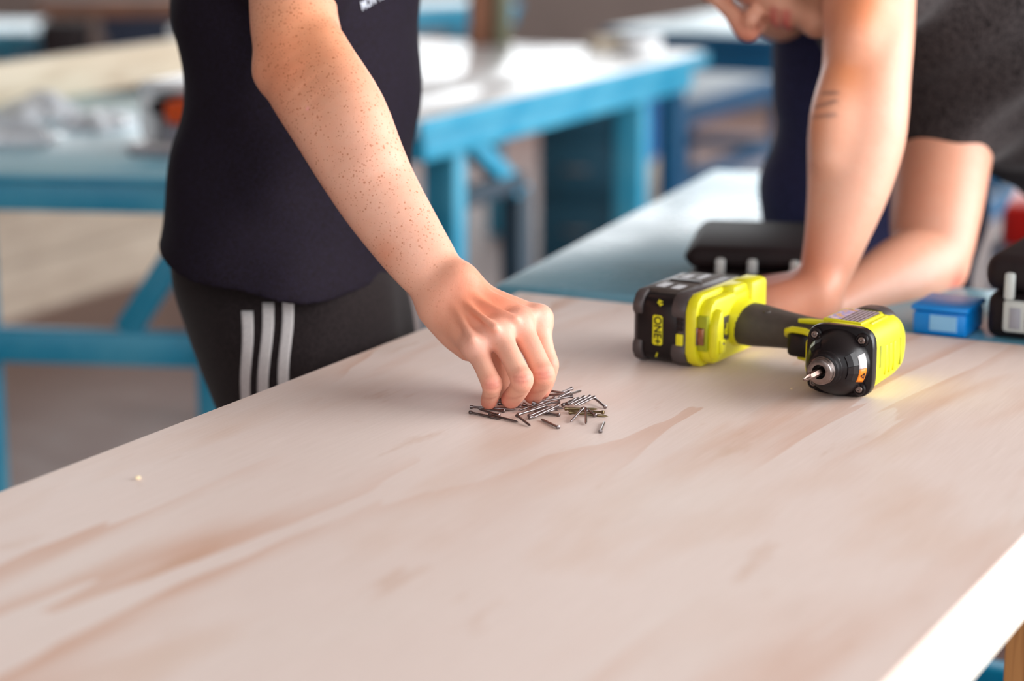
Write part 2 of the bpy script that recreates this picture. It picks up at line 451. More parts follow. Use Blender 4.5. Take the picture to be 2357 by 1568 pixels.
# plywood crate on the floor behind that bench
ca, cb = G(-40, 757, 0), G(400, 622, 0)
xc = unit((cb - ca) * V(1, 1, 0)); Mc = frame(ca - xc * 0.4, xc, V(-xc[1], xc[0], 0), DZ)
cr = thing('plywood_crate', ca - xc * 0.4, 'pale plywood crate on the floor under the cyan bench', 'crate')
for i in range(3):
    box('front_board', (0, 0, i * 0.155), (1.36, 0.018, i * 0.155 + 0.151), M_CRATE, cr, Mc, 0.002)
    box('rear_board', (0, 0.12, i * 0.155), (1.36, 0.138, i * 0.155 + 0.151), M_CRATE, cr, Mc, 0.002)
for xx in (0, 1.34):
    box('side_board', (xx, 0.018, 0), (xx + 0.02, 0.12, 0.46), M_CRATE, cr, Mc, 0.002)
box('lid', (-0.01, -0.01, 0.462), (1.37, 0.148, 0.48), M_CRATE, cr, Mc, 0.002)
# clear film packs and white tool case on the left bench
def pack(px, py, sx, sy, sz, rz, seed, label):
    c = G(px, py, TZ); rng = np.random.RandomState(seed)
    bm = bmesh.new(); bmesh.ops.create_grid(bm, x_segments=26, y_segments=20, size=1.0)
    ph = rng.rand(8) * 6.28; fq = rng.uniform(2, 9, (8, 2))
    top = {}
    vs = list(bm.verts)
    bot = []
    for v in vs:
        x, y = v.co.x, v.co.y
        e = max(0.0, 1 - max(abs(x), abs(y)) ** 3)
        f = sum(math.sin(fq[i, 0] * x + fq[i, 1] * y + ph[i]) for i in range(8)) / 8
        v.co = (x * sx / 2 * (1 + 0.05 * math.sin(5 * y + ph[0])), y * sy / 2 * (1 + 0.05 * math.sin(5 * x + ph[1])), 0.0015 + sz * e * (0.62 + 0.5 * f))
    ret = bmesh.ops.extrude_face_region(bm, geom=list(bm.faces))
    for g_ in ret['geom']:
        if isinstance(g_, bmesh.types.BMVert): g_.co.z = 0.0005
    bmesh.ops.recalc_face_normals(bm, faces=bm.faces)
    o = from_bm('film_pack', bm, M_FILM, None, Matrix.Translation(c) @ Matrix.Rotation(rz, 4, 'Z'), True)
    tag(o, label, 'pack', 'clear film packs on the cyan bench')
    for k in range(7):
        m = Matrix.Translation(c) @ Matrix.Rotation(rz, 4, 'Z') @ Matrix.Translation((rng.uniform(-0.33, 0.33) * sx, rng.uniform(-0.3, 0.3) * sy, sz * 0.18 + 0.004)) @ Matrix.Rotation(rng.rand() * 3, 4, 'Z') @ Matrix.Rotation(1.57, 4, 'Y')
        lathe('bracket_bolt', [(0.0, -0.03), (0.004, -0.03), (0.004, 0.02), (0.008, 0.02), (0.008, 0.026), (0.0, 0.026)], M_STEEL, o, m, 8)
pack(20, 328, 0.17, 0.10, 0.055, 0.2, 1, 'clear film pack of bolts nearest the cyan bench edge')
pack(95, 268, 0.15, 0.16, 0.06, 0.5, 2, 'bright clear film pack lying against the pine plank')
pack(222, 292, 0.11, 0.14, 0.045, -0.3, 3, 'clear film pack of bolts between the plank and white case')
# white moulded case with an orange and black tool in its opening
wc = thing('tool_case', G(330, 350, TZ), 'white open fronted case holding an orange and black tool', 'case')
Mw = frame(G(284, 352, TZ), unit(V(0.93, -0.36, 0)), unit(V(0.36, 0.93, 0)), DZ)
box('case_base', (0, 0, 0), (0.32, 0.22, 0.016), M_WHITE, wc, Mw, 0.006)
box('case_side', (0, 0.05, 0.016), (0.035, 0.22, 0.10), M_WHITE, wc, Mw, 0.012)
box('case_side', (0.285, 0.05, 0.016), (0.32, 0.22, 0.10), M_WHITE, wc, Mw, 0.012)
box('case_top', (0, 0.05, 0.098), (0.32, 0.22, 0.118), M_WHITE, wc, Mw, 0.009)
box('case_back', (0.0, 0.2, 0.016), (0.32, 0.22, 0.10), M_WHITE, wc, Mw, 0.006)
box('tray', (0.03, -0.03, 0.0), (0.30, 0.0, 0.012), M_GREY, wc, Mw, 0.003)
ot = thing('hand_planer', Mw @ Vector((0.1, 0.1, 0.016)), 'orange and black hand tool inside the white case', 'tool')
box('tool_body', (0.055, 0.03, 0.0165), (0.24, 0.13, 0.050), M_GREY, ot, Mw, 0.012)
box('tool_shell', (0.070, 0.015, 0.050), (0.23, 0.12, 0.092), M_ORANGE, ot, Mw, 0.012)
box('tool_grip', (0.040, 0.02, 0.066), (0.076, 0.10, 0.090), M_BLACK, ot, Mw, 0.008)
# dark chest at the far left with things on it
Mk = frame(V(-1.31, 7.05, 0), unit(V(0.98, 0.18, 0)), unit(V(-0.18, 0.98, 0)), DZ)
ch = thing('storage_chest', (-1.31, 7.05, 0), 'dark navy storage chest beyond the pine plank', 'chest')
box('chest_body', (0, 0, 0.06), (0.68, 0.45, 0.72), M_DARKNAVY, ch, Mk, 0.01)
box('chest_lid', (-0.015, -0.015, 0.72), (0.695, 0.465, 0.77), M_DARKNAVY, ch, Mk, 0.012)
for xx in (0.02, 0.6):
    for yy in (0.03, 0.38): box('foot', (xx, yy, 0), (xx + 0.06, yy + 0.05, 0.06), M_BLACK, ch, Mk, 0.003)
for xx in (0.2, 0.5): box('hasp', (xx, -0.022, 0.66), (xx + 0.05, -0.002, 0.745), M_STEEL, ch, Mk, 0.003)
cb_ = thing('cupboard', (-1.47, 6.9, 0), 'dark brown narrow cupboard beside the navy chest', 'cupboard')
Mq = frame(V(-1.49, 6.86, 0), V(1, 0, 0), V(0, 1, 0), DZ)
box('cupboard_body', (0, 0.02, 0), (0.135, 0.17, 0.77), M_BLACK, cb_, Mq, 0.006)
d_ = box('cupboard_door', (0.006, 0.0, 0.02), (0.129, 0.02, 0.76), M_BLACK, cb_, Mq, 0.004)
box('door_handle', (0.105, -0.015, 0.42), (0.115, 0.0, 0.52), M_STEEL, d_, Mq, 0.003)
tag(box('timber_beam', (-0.1, 0.2, 0.7705), (0.46, 0.3, 0.825), M_BROWN, None, frame(V(-1.42, 6.9, 0), unit(V(0.98, 0.1, 0)), unit(V(-0.1, 0.98, 0)), DZ), 0.004), 'brown stained beam lying across the dark cupboard and chest', 'beam')
cbx = thing('cardboard_box', Mk @ Vector((0.6, 0.2, 0.77)), 'cream carton on the dark navy chest', 'box')
box('carton_body', (0.38, 0.02, 0.7705), (0.68, 0.3, 0.99), M_CRATE, cbx, Mk, 0.004)
for yy in (0.02, 0.162): box('flap', (0.38, yy, 0.9905), (0.68, yy + 0.138, 0.994), M_CRATE, cbx, Mk)
box('tape', (0.38, 0.145, 0.9942), (0.68, 0.175, 0.995), M_BROWN, cbx, Mk)
# things on the white topped bench
Mo = frame(G(1078, 104, TZ), unit(V(0.98, -0.2, 0)), unit(V(0.2, 0.98, 0)), DZ)
po = thing('timber_offcut', G(1085, 104, TZ), 'brown timber offcut standing upright on the white topped bench', 'timber')
box('block', (0, 0, 0.0005), (0.056, 0.06, 0.42), M_BROWN, po, Mo, 0.003)
box('batten', (0.006, -0.012, 0.0005), (0.026, 0.0, 0.36), M_BROWN, po, Mo, 0.002)
tin = thing('tin_canister', Mo @ Vector((0.085, 0.03, 0)), 'olive drab canister beside the upright brown timber', 'canister')
Mt_ = Mo @ Matrix.Translation((0.083, 0.03, 0.0005))
lathe('can_body', [(0.0, 0), (0.024, 0), (0.025, 0.004), (0.025, 0.27), (0.021, 0.285), (0.0, 0.286)], M_OLIVE, tin, Mt_)
lathe('can_cap', [(0.0, 0.286), (0.012, 0.286), (0.012, 0.31), (0.0, 0.31)], M_BLACK, tin, Mt_)
tr = thing('tape_roll', G(1470, 118, TZ), 'white tape roll at the far end of the white topped bench', 'tape roll')
Mtr = Matrix.Translation(G(1478, 118, TZ) + DZ * 0.0005)
lathe('tape_ring', [(0.032, 0.0), (0.05, 0.0), (0.05, 0.036), (0.032, 0.036), (0.032, 0.0)], M_WHITE, tr, Mtr)
lathe('core', [(0.029, 0.001), (0.0318, 0.001), (0.0318, 0.035), (0.029, 0.035), (0.029, 0.001)], M_BROWN, tr, Mtr)
tb = box('wood_block', (-0.055, -0.03, 0.0005), (0.055, 0.03, 0.032), M_PLANK, None, Matrix.Translation(G(1405, 112, TZ)) @ Matrix.Rotation(0.5, 4, 'Z'), 0.003)
tag(tb, 'small tan wood block next to the white tape roll', 'wood block')
# drawer units under the white topped bench
for i, (ox, oy, w_, d__, h_, m_, lab) in enumerate(((0.08, 6.8, 0.25, 0.25, 0.62, M_TEALBOX, 'dark teal metal drawer unit under the white topped bench'),
                                               (0.345, 6.72, 0.085, 0.25, 0.66, M_SKYBLUE, 'bright blue upright locker behind the white topped bench leg'))):
    du = thing('drawer_unit' if i == 0 else 'locker', (ox, oy, 0), lab, 'drawers' if i == 0 else 'locker')
    Md = frame(V(ox, oy, 0), unit(V(0.97, -0.2, 0)), unit(V(0.2, 0.97, 0)), DZ)
    if i == 0:
        box('carcass', (0, 0.02, 0), (w_, d__, h_), m_, du, Md, 0.004)
        for k in range(3):
            dr = box('drawer', (0.012, 0, 0.03 + k * 0.195), (w_ - 0.012, 0.02, 0.215 + k * 0.195), m_, du, Md, 0.004)
            box('pull', (w_ / 2 - 0.04, -0.014, 0.12 + k * 0.195), (w_ / 2 + 0.04, 0.0, 0.132 + k * 0.195), M_STEEL, dr, Md, 0.003)
    else:
        box('carcass', (0, 0.02, 0.35), (w_, d__, h_), m_, du, Md, 0.004)
        box('plinth', (0.01, 0.04, 0), (w_ - 0.005, d__, 0.35), M_CRATE, du, Md, 0.004)
        dd = box('door_leaf', (0.006, 0, 0.36), (w_ - 0.006, 0.02, h_ - 0.01), m_, du, Md, 0.004)
        box('handle', (0.06, -0.012, 0.45), (0.068, 0, 0.53), M_STEEL, dd, Md, 0.003)
# black tool cases, blue box and red case behind the plywood bench
def tool_case(label, o, w, d, h, latches, big=False, ax=EV):
    t = thing('tool_case', o, label, 'tool case')
    ax = unit(ax); M = frame(V(o[0], o[1], o[2] + 0.0005), ax, V(-ax[1], ax[0], 0), DZ)
    box('case_tray', (0, 0, 0), (w, d, h * 0.55), M_BLACK, t, M, 0.012, 3)
    box('case_lid', (-0.004, -0.004, h * 0.56), (w + 0.004, d + 0.004, h), M_BLACK, t, M, 0.016, 3)
    box('carry_handle', (w * 0.35, -0.03, h * 0.45), (w * 0.65, -0.018, h * 0.58), M_BLACK, t, M, 0.005)
    for sx in (0.35, 0.62): box('handle_arm', (w * sx, -0.03, h * 0.45), (w * sx + 0.01, 0.0, h * 0.58), M_BLACK, t, M, 0.003)
    for x0, x1 in latches:
        l = box('latch', (x0, -0.014, h * 0.12), (x1, -0.0045, h * 0.5), M_LATCH, t, M, 0.004)
        for xx in (x0, x1 - 0.011): box('latch_arm', (xx, -0.013, h * 0.5), (xx + 0.011, -0.0045, h * 0.82), M_LATCH, l, M, 0.003)
        if big:
            for k in range(3):
                xa = x0 + 0.008 + k * (x1 - x0 - 0.012) / 3
                box('latch_slot', (xa, -0.0155, h * 0.17), (xa + (x1 - x0) / 3 - 0.009, -0.0135, h * 0.42), M_GREY, l, M, 0.001)
    return t
TB = TZ - 0.002
c1 = G(1580, 688, TB)
tool_case('black tool case with silver latches behind the yellow battery', c1, 0.18, 0.20, 0.062, [(0.034, 0.082), (0.12, 0.168)], ax=V(0.985, -0.17, 0))
c2 = G(2258, 783, TB) + EU * 0.012
tool_case('black tool case with a pale slotted latch beside the blue box', c2, 0.26, 0.2, 0.092, [(0.022, 0.085), (0.17, 0.233)], True)
bb = thing('storage_box', G(2105, 762, TB), 'bright blue plastic box with a pale label behind the driver', 'box')
Mbb = frame(G(2094, 771, TB) + DZ * 0.0005 + EU * 0.006, EV, EU, DZ)
box('box_body', (0, 0, 0), (0.06, 0.07, 0.026), M_SKYBLUE, bb, Mbb, 0.004)
box('box_lid', (-0.002, -0.002, 0.0265), (0.062, 0.072, 0.033), M_SKYBLUE, bb, Mbb, 0.003)
box('label_sticker', (0.02, -0.001, 0.006), (0.05, 0.0002, 0.023), M_LABELB, bb, Mbb)
rc = thing('stacked_crate', V(0.80, 3.5, 0), 'red and grey plastic crate stack behind the bearded person', 'crate')
Mr = frame(V(0.77, 3.5, 0), unit(V(0.95, -0.3, 0)), unit(V(0.3, 0.95, 0)), DZ)
box('lower_crate', (0, 0, 0.0), (0.5, 0.35, 0.52), M_BLACK, rc, Mr, 0.01)
box('grey_crate', (0.01, 0.02, 0.521), (0.44, 0.34, 0.68), M_GREY, rc, Mr, 0.01)
box('red_lid', (0.03, -0.005, 0.68), (0.48, 0.35, 0.745), M_RED, rc, Mr, 0.012)
box('red_clip', (0.25, -0.02, 0.58), (0.32, 0.0, 0.70), M_RED, rc, Mr, 0.006)
# ------------------------------------------------------------------ soft bodies: blended volumes turned into one continuous skin
F32 = np.float32
def smin(a, b, k):
    if k <= 0: return np.minimum(a, b)
    h = np.maximum(k - np.abs(a - b), 0) / k
    return np.minimum(a, b) - h * h * (k * 0.25)
class Chain:
    'tapered limb through nodes; ax / s flatten the section along one direction'
    def __init__(s, pts, r, ax=None, sq=None, sub=4):
        pts = np.array(pts, float); n = len(pts)
        r = np.array(r, float) if hasattr(r, '__len__') else np.full(n, float(r))
        sq = np.ones(n) if sq is None else (np.array(sq, float) if hasattr(sq, '__len__') else np.full(n, float(sq)))
        d = catmull(np.column_stack([pts, r, sq]), sub) if n > 2 and sub > 1 else np.column_stack([pts, r, sq])
        s.p = d[:, :3].astype(F32); s.r = d[:, 3].astype(F32); s.q = d[:, 4].astype(F32)
        s.ax = None if ax is None else unit(ax).astype(F32)
        m = (s.r * np.maximum(s.q, 1))[:, None]
        s.lo = np.minimum((s.p - m)[:-1], (s.p - m)[1:]); s.hi = np.maximum((s.p + m)[:-1], (s.p + m)[1:])
    def bounds(s): return s.lo.min(0), s.hi.max(0)
    def ev(s, X, lo=None, hi=None, pad=0.0):
        d = None
        for i in range(len(s.p) - 1):
            if lo is not None and (np.any(s.hi[i] + pad < lo) or np.any(s.lo[i] - pad > hi)): continue
            a, b = s.p[i], s.p[i + 1]; ba = b - a; pa = X - a
            L2 = max(float(ba @ ba), 1e-12); L = math.sqrt(L2); dr = float(s.r[i + 1] - s.r[i])
            y = (pa @ ba) / L2
            p2 = np.einsum('ij,ij->i', pa, pa)
            if s.ax is not None:
                f = F32(0.5) * (s.q[i] + s.q[i + 1]); wa = pa @ s.ax; wb = float(ba @ s.ax); iv = 1 / f ** 2 - 1
                ax2 = lambda h: p2 - 2 * h * y * L2 + h * h * L2 + iv * (wa - h * wb) ** 2
            else:
                f = 1.0; ax2 = lambda h: p2 - 2 * h * y * L2 + h * h * L2
            sl = max(-0.9, min(0.9, dr / L)); c_ = sl / math.sqrt(1 - sl * sl) / L
            h = np.clip(y + np.sqrt(np.maximum(ax2(y), 0)) * c_, 0, 1) if abs(c_) > 1e-6 else np.clip(y, 0, 1)
            e = np.sqrt(np.maximum(ax2(h), 0)) - (s.r[i] + h * dr)
            if f < 1: e = e * f
            d = e if d is None else np.minimum(d, e)
        return d
class Ell:
    'ellipsoid with its own axes'
    def __init__(s, c, rad, axes=None):
        s.c = np.array(c, F32); s.rad = np.array(rad, F32); s.A = np.array(axes if axes is not None else np.eye(3), F32)
        m = np.sqrt(((s.A * s.rad[:, None]) ** 2).sum(0)); s.b = (s.c - m, s.c + m)
    def bounds(s): return s.b
    def ev(s, X, lo=None, hi=None, pad=0.0):
        if lo is not None and (np.any(s.b[1] + pad < lo) or np.any(s.b[0] - pad > hi)): return None
        q = (X - s.c) @ s.A.T
        k0 = np.linalg.norm(q / s.rad, axis=1); k1 = np.linalg.norm(q / (s.rad * s.rad), axis=1)
        return k0 * (k0 - 1) / np.maximum(k1, 1e-6)
class Stack:
    'upright trunk: an ellipse at each height, axes along fw and sd'
    def __init__(s, rows, fw, sd):
        r = catmull(sorted(rows, key=lambda q: q[2]), 6)          # x, y, z, half along fw, half along sd
        s.r = r[np.argsort(r[:, 2])]; s.fw = unit(fw).astype(F32); s.sd = unit(sd).astype(F32)
        m = s.r[:, 3:].max() + 0.02; s.b = (s.r[:, :3].min(0) - [m, m, 0], s.r[:, :3].max(0) + [m, m, 0])
    def bounds(s): return s.b
    def ev(s, X, lo=None, hi=None, pad=0.0):
        z = X[:, 2]; R = s.r
        it = lambda i: np.interp(z, R[:, 2], R[:, i]).astype(F32)
        qx, qy = X[:, 0] - it(0), X[:, 1] - it(1)
        u = qx * s.fw[0] + qy * s.fw[1]; w = qx * s.sd[0] + qy * s.sd[1]; a, b = it(3), it(4)
        k0 = np.sqrt((u / a) ** 2 + (w / b) ** 2) + 1e-6; k1 = np.sqrt((u / a ** 2) ** 2 + (w / b ** 2) ** 2) + 1e-6
        d = k0 * (k0 - 1) / k1
        return np.maximum(d, np.maximum(R[0, 2] - z, z - R[-1, 2])).astype(F32)
class Plane:
    'half space on the side n points to; used to cut'
    def __init__(s, c, n): s.c = np.array(c, F32); s.n = unit(n).astype(F32)
    def bounds(s): return None
    def ev(s, X, lo=None, hi=None, pad=0.0): return -((X - s.c) @ s.n)
class Soft:
    def __init__(s): s.g = []; s.cuts = []; s.disp = None
    def group(s, k): s.g.append((k, [])); return s
    def add(s, prim, k=0.0): s.g[-1][1].append((prim, k)); return s
    def cut(s, prim, k=0.003): s.cuts.append((prim, k)); return s
    def ev(s, X, lo=None, hi=None):
        X = X.astype(F32); out = np.full(len(X), 0.5, F32)
        pad = 0.006 + 1.05 * max([max([k] + [kk for _, kk in pr]) for k, pr in s.g])
        for k, prims in s.g:
            d = None
            for pr, kk in prims:
                e = pr.ev(X, lo, hi, pad)
                if e is None: continue
                d = e if d is None else smin(d, e, kk)
            if d is not None: out = smin(out, d, k)
        for pr, k in s.cuts:
            e = pr.ev(X, lo, hi, 0.004 + k)
            if e is not None: out = -smin(-out, e, k)
        if s.disp is not None: out = out + s.disp(X, out)
        return out
    def surface(s, h):
        bs = [p.bounds() for _, pr in s.g for p, _ in pr]
        lo = np.min([b[0] for b in bs], 0) - 0.03; hi = np.max([b[1] for b in bs], 0) + 0.03
        B = 20; nb = np.ceil((hi - lo) / (h * B)).astype(int)
        ii = np.stack(np.meshgrid(*[np.arange(n) for n in nb], indexing='ij'), -1).reshape(-1, 3)
        hd = h * B * 0.5 * 1.7321
        cen = (lo + (ii + 0.5) * B * h).astype(F32)
        keep = np.zeros(len(ii), bool)
        for c0 in range(0, len(ii), 20000):
            keep[c0:c0 + 20000] = np.abs(s.ev(cen[c0:c0 + 20000])) < hd * 1.6 + 0.012
        ii = ii[keep]
        g = np.arange(B + 1); gx = np.stack(np.meshgrid(g, g, g, indexing='ij'), -1).reshape(-1, 3)
        dims = (nb * B + 4).astype(np.int64)
        key = lambda c: ((c[:, 0] + 1) * dims[1] + (c[:, 1] + 1)) * dims[2] + (c[:, 2] + 1)
        VK, VP, QK = [], [], []
        corner = np.array([(i, j, k) for i in (0, 1) for j in (0, 1) for k in (0, 1)])
        edges = [(a, b) for a in range(8) for b in range(a + 1, 8) if np.abs(corner[a] - corner[b]).sum() == 1]
        for blk in ii:
            base = blk * B
            X = lo + (base + gx) * h
            v = s.ev(X, X[0] - 0.0, X[-1] + 0.0)
            if v.min() > 0 or v.max() < 0: continue
            v = v.reshape(B + 1, B + 1, B + 1)
            c8 = [v[i:B + i, j:B + j, k:B + k] for i, j, k in corner]
            ng = sum((c < 0).astype(np.int8) for c in c8)
            act = (ng > 0) & (ng < 8)
            idx = np.argwhere(act)
            if len(idx):
                cv = np.stack([c[act] for c in c8], 1)
                acc = np.zeros((len(idx), 3)); cnt = np.zeros(len(idx))
                for a, b in edges:
                    va, vb = cv[:, a], cv[:, b]; m = (va < 0) != (vb < 0)
                    t = np.where(m, va / np.where(m, va - vb, 1), 0)
                    acc += np.where(m[:, None], corner[a] + t[:, None] * (corner[b] - corner[a]), 0); cnt += m
                VP.append(lo + (base + idx + acc / cnt[:, None]) * h); VK.append(key(base + idx))
            for ax in range(3):
                sl0 = v[:B, :B, :B]
                sl1 = [v[1:, :B, :B], v[:B, 1:, :B], v[:B, :B, 1:]][ax]
                m = (sl0 < 0) != (sl1 < 0)
                e = np.argwhere(m)
                if not len(e): continue
                neg = sl0[m] < 0
                e = e + base
                u = np.zeros(3, int); w = np.zeros(3, int); u[(ax + 1) % 3] = 1; w[(ax + 2) % 3] = 1
                qd = np.stack([key(e - u - w), key(e - w), key(e), key(e - u)], 1)
                qd[~neg] = qd[~neg][:, ::-1]
                QK.append(qd)
        VK = np.concatenate(VK); VP = np.concatenate(VP); QK = np.concatenate(QK)
        o = np.argsort(VK); VK = VK[o]; VP = VP[o]
        f = np.searchsorted(VK, QK); f = np.minimum(f, len(VK) - 1)
        ok = (VK[f] == QK).all(1)
        return VP, f[ok]
    def hit(s, px, py, d0=1.5, d1=4.0, normal=True):
        'first point of the surface along a picture ray, and its normal'
        r = ray(px, py); t = d0; B = np.full(3, 0.05, F32)
        near = lambda q: float(self_ev(q[None], q - B, q + B)[0])
        self_ev = s.ev
        for _ in range(160):
            v = near(CAM + r * t); t += min(v * 0.9, 0.05)
            if abs(v) < 0.0004 or t > d1: break
        p = CAM + r * t; e = 0.003
        if not normal: return p, None
        n = unit([near(p + dv) - near(p - dv) for dv in np.eye(3) * e])
        return p, n
def soft_object(name, body, h, mat, parent=None, tint=None, smooth_it=0):
    vp, f = body.surface(h)
    me = bpy.data.meshes.new(name)
    me.vertices.add(len(vp)); me.vertices.foreach_set('co', vp.astype(F32).ravel())
    me.loops.add(len(f) * 4); me.polygons.add(len(f))
    me.polygons.foreach_set('loop_start', np.arange(0, len(f) * 4, 4)); me.polygons.foreach_set('loop_total', np.full(len(f), 4))
    me.loops.foreach_set('vertex_index', f.ravel())
    me.update(calc_edges=True); me.validate()
    me.polygons.foreach_set('use_smooth', [True] * len(me.polygons))
    if tint is not None:
        c, fm = tint(vp); at = me.color_attributes.new('tint', 'FLOAT_COLOR', 'POINT')
        at.data.foreach_set('color', np.column_stack([c, fm]).astype(F32).ravel())
    me.materials.append(mat)
    o = bpy.data.objects.new(name, me); COL.objects.link(o)
    attach(o, parent)
    return o
def tinter(base, spots, plain_near=None):
    'skin tone with redder or darker areas: (centre, radius, colour, weight)'
    def fn(v):
        c = np.tile(np.array(base[:3]), (len(v), 1))
        for p, r, col, w in spots:
            m = np.flatnonzero((np.abs(v - p) < 2.0 * r).all(1))
            d = np.linalg.norm(v[m] - p, axis=1) / r
            a = (w * np.exp(-d * d * 1.4))[:, None]
            c[m] = c[m] * (1 - a) + np.array(col[:3]) * a
        fm = np.ones(len(v))
        if plain_near is not None:                # fewer freckles towards the fingers
            fm = np.clip((np.linalg.norm(v - plain_near[0], axis=1) - plain_near[1]) / plain_near[2], 0.12, 1)
        return c, fm
    return fn
def skin_material(name, freckles=0.0, rough=0.45, hairs=False, beard=False):
    t = NT(name)
    at = t.new('Attribute'); at.attribute_name = 'tint'
    c = at.outputs['Color']
    mott = t.noise(t.coords(), 55, 4, 0.6)
    c = t.mix(t.ramp(mott, [(0.35, 0.0), (0.7, 0.3)]), c, t.mix(1.0, c, (1.0, 0.80, 0.72, 1), 'MULTIPLY'))
    if freckles:
        dens = t.noise(t.coords(), 16, 2)
        for sc, size, wt in ((220, 0.34, 0.62), (390, 0.38, 0.55), (120, 0.15, 0.66)):
            vo = t.new('TexVoronoi', Scale=sc); t.link(t.coords((1, 1, 1), (0, 0, 0), (sc * 0.01, 0.3, 0.7)), vo.inputs['Vector'])
            wn = t.new('TexWhiteNoise'); t.link(vo.outputs['Position'], wn.inputs['Vector'])
            th = t.math('MULTIPLY', t.math('MULTIPLY', wn.outputs['Value'], size), t.ramp(dens, [(0.3, 0.6), (0.65, 1.05)]))
            sp_ = t.math('LESS_THAN', vo.outputs['Distance'], th)
            sp_ = t.math('MULTIPLY', sp_, t.math('GREATER_THAN', wn.outputs['Value'], 0.42))
            c = t.mix(t.math('MULTIPLY', t.math('MULTIPLY', sp_, at.outputs['Alpha']), wt * freckles), c, srgb(178, 100, 60))
    t.set(c, rough)
    t.b.inputs['Subsurface Weight'].default_value = 0.12
    t.b.inputs['Subsurface Radius'].default_value = (0.012, 0.004, 0.002)
    t.b.inputs['Subsurface Scale'].default_value = 0.6
    t.b.inputs['Specular IOR Level'].default_value = 0.5
    pores = t.noise(t.coords(), 420, 3, 0.6); creases = t.noise(t.coords((1, 1, 1)), 150, 4, 0.65)
    t.bump(t.math('ADD', pores, t.math('MULTIPLY', creases, 1.2)), 0.22, 0.0009)
    return t.m
def cloth_material(name, col, col2, scale=900, bump=0.25, mottle=0.25, sheen=0.2):
    t = NT(name)
    w = t.noise(t.coords((1, 1, 0.6)), scale, 2); b = t.noise(t.coords(), 12, 4)
    m = t.noise(t.coords((1, 1, 0.35)), 170, 3, 0.7)
    c = t.mix(t.ramp(w, [(0.42, 0.0), (0.62, 1.0)]), col, col2)
    c = t.mix(t.ramp(m, [(0.45, 0.0), (0.7, mottle)]), c, col2)
    t.set(c, 0.85)
    t.b.inputs['Sheen Weight'].default_value = sheen
    t.b.inputs['Specular IOR Level'].default_value = 0.15
    t.bump(t.math('ADD', w, t.math('MULTIPLY', b, 4.0)), bump, 0.0012)
    return t.m
# --- reusable pieces of anatomy
def add_hand(b, wr, X, Z, side, curl=0.35, scale=1.0, thumb_out=0.8, spread=0.10):
    'hand from the wrist: X to the fingers, Z out of the back of the hand, side +1 when the thumb is on the Z x X side'
    X = unit(X); Z = unit(Z - (Z @ X) * X); Y = np.cross(Z, X) * side; s_ = scale
    L = lambda x, y, z: wr + (X * x + Y * y + Z * z) * s_
    b.group(0.014 * s_)
    mc = [(0.094, 0.026), (0.097, 0.006), (0.092, -0.013), (0.084, -0.030)]
    for x, y in mc:
        b.add(Chain([L(0.0, y * 0.35, 0), L(0.045, y * 0.75, 0.001), L(x, y, 0)], [0.017 * s_, 0.0145 * s_, 0.0125 * s_]), 0.012)
    b.add(Chain([L(0.005, -0.012, -0.008), L(0.045, -0.028, -0.010), L(0.075, -0.03, -0.006)], [0.014 * s_, 0.016 * s_, 0.011 * s_]), 0.012)
    b.add(Chain([L(0.01, 0.014, -0.008), L(0.038, 0.034, -0.013), L(0.056, 0.045, -0.012)], [0.015 * s_, 0.016 * s_, 0.012 * s_]), 0.012)
    b.group(0.008 * s_)
    seg = [(0.044, 0.026, 0.020), (0.048, 0.030, 0.021), (0.044, 0.028, 0.021), (0.034, 0.020, 0.018)]
    rad = [(0.0102, 0.0095, 0.0085, 0.0068), (0.0104, 0.0098, 0.0087, 0.007), (0.0098, 0.0092, 0.0082, 0.0066), (0.0088, 0.0080, 0.0072, 0.006)]
    for i, (x, y) in enumerate(mc):
        p = L(x, y, 0); pts = [p]; a = curl * 0.5; fan = spread * (1.3 - i) * 0.9
        for k, l in enumerate(seg[i]):
            d = X * math.cos(a) * math.cos(fan) + Y * math.cos(a) * math.sin(fan) - Z * math.sin(a)
            p = p + d * l * s_; pts.append(p); a += curl * (1.0, 0.7, 0)[k]
        b.add(Chain(pts, [r * s_ for r in rad[i]], sub=3), 0.0)
    t0 = L(0.05, 0.044, -0.012); d1 = unit(X * 0.75 + Y * thumb_out - Z * 0.15); d2 = unit(X * 0.95 + Y * thumb_out * 0.5 - Z * 0.25)
    b.add(Chain([t0, t0 + d1 * 0.034 * s_, t0 + d1 * 0.034 * s_ + d2 * 0.027 * s_], [0.0125 * s_, 0.0112 * s_, 0.0088 * s_], sub=3), 0.0)
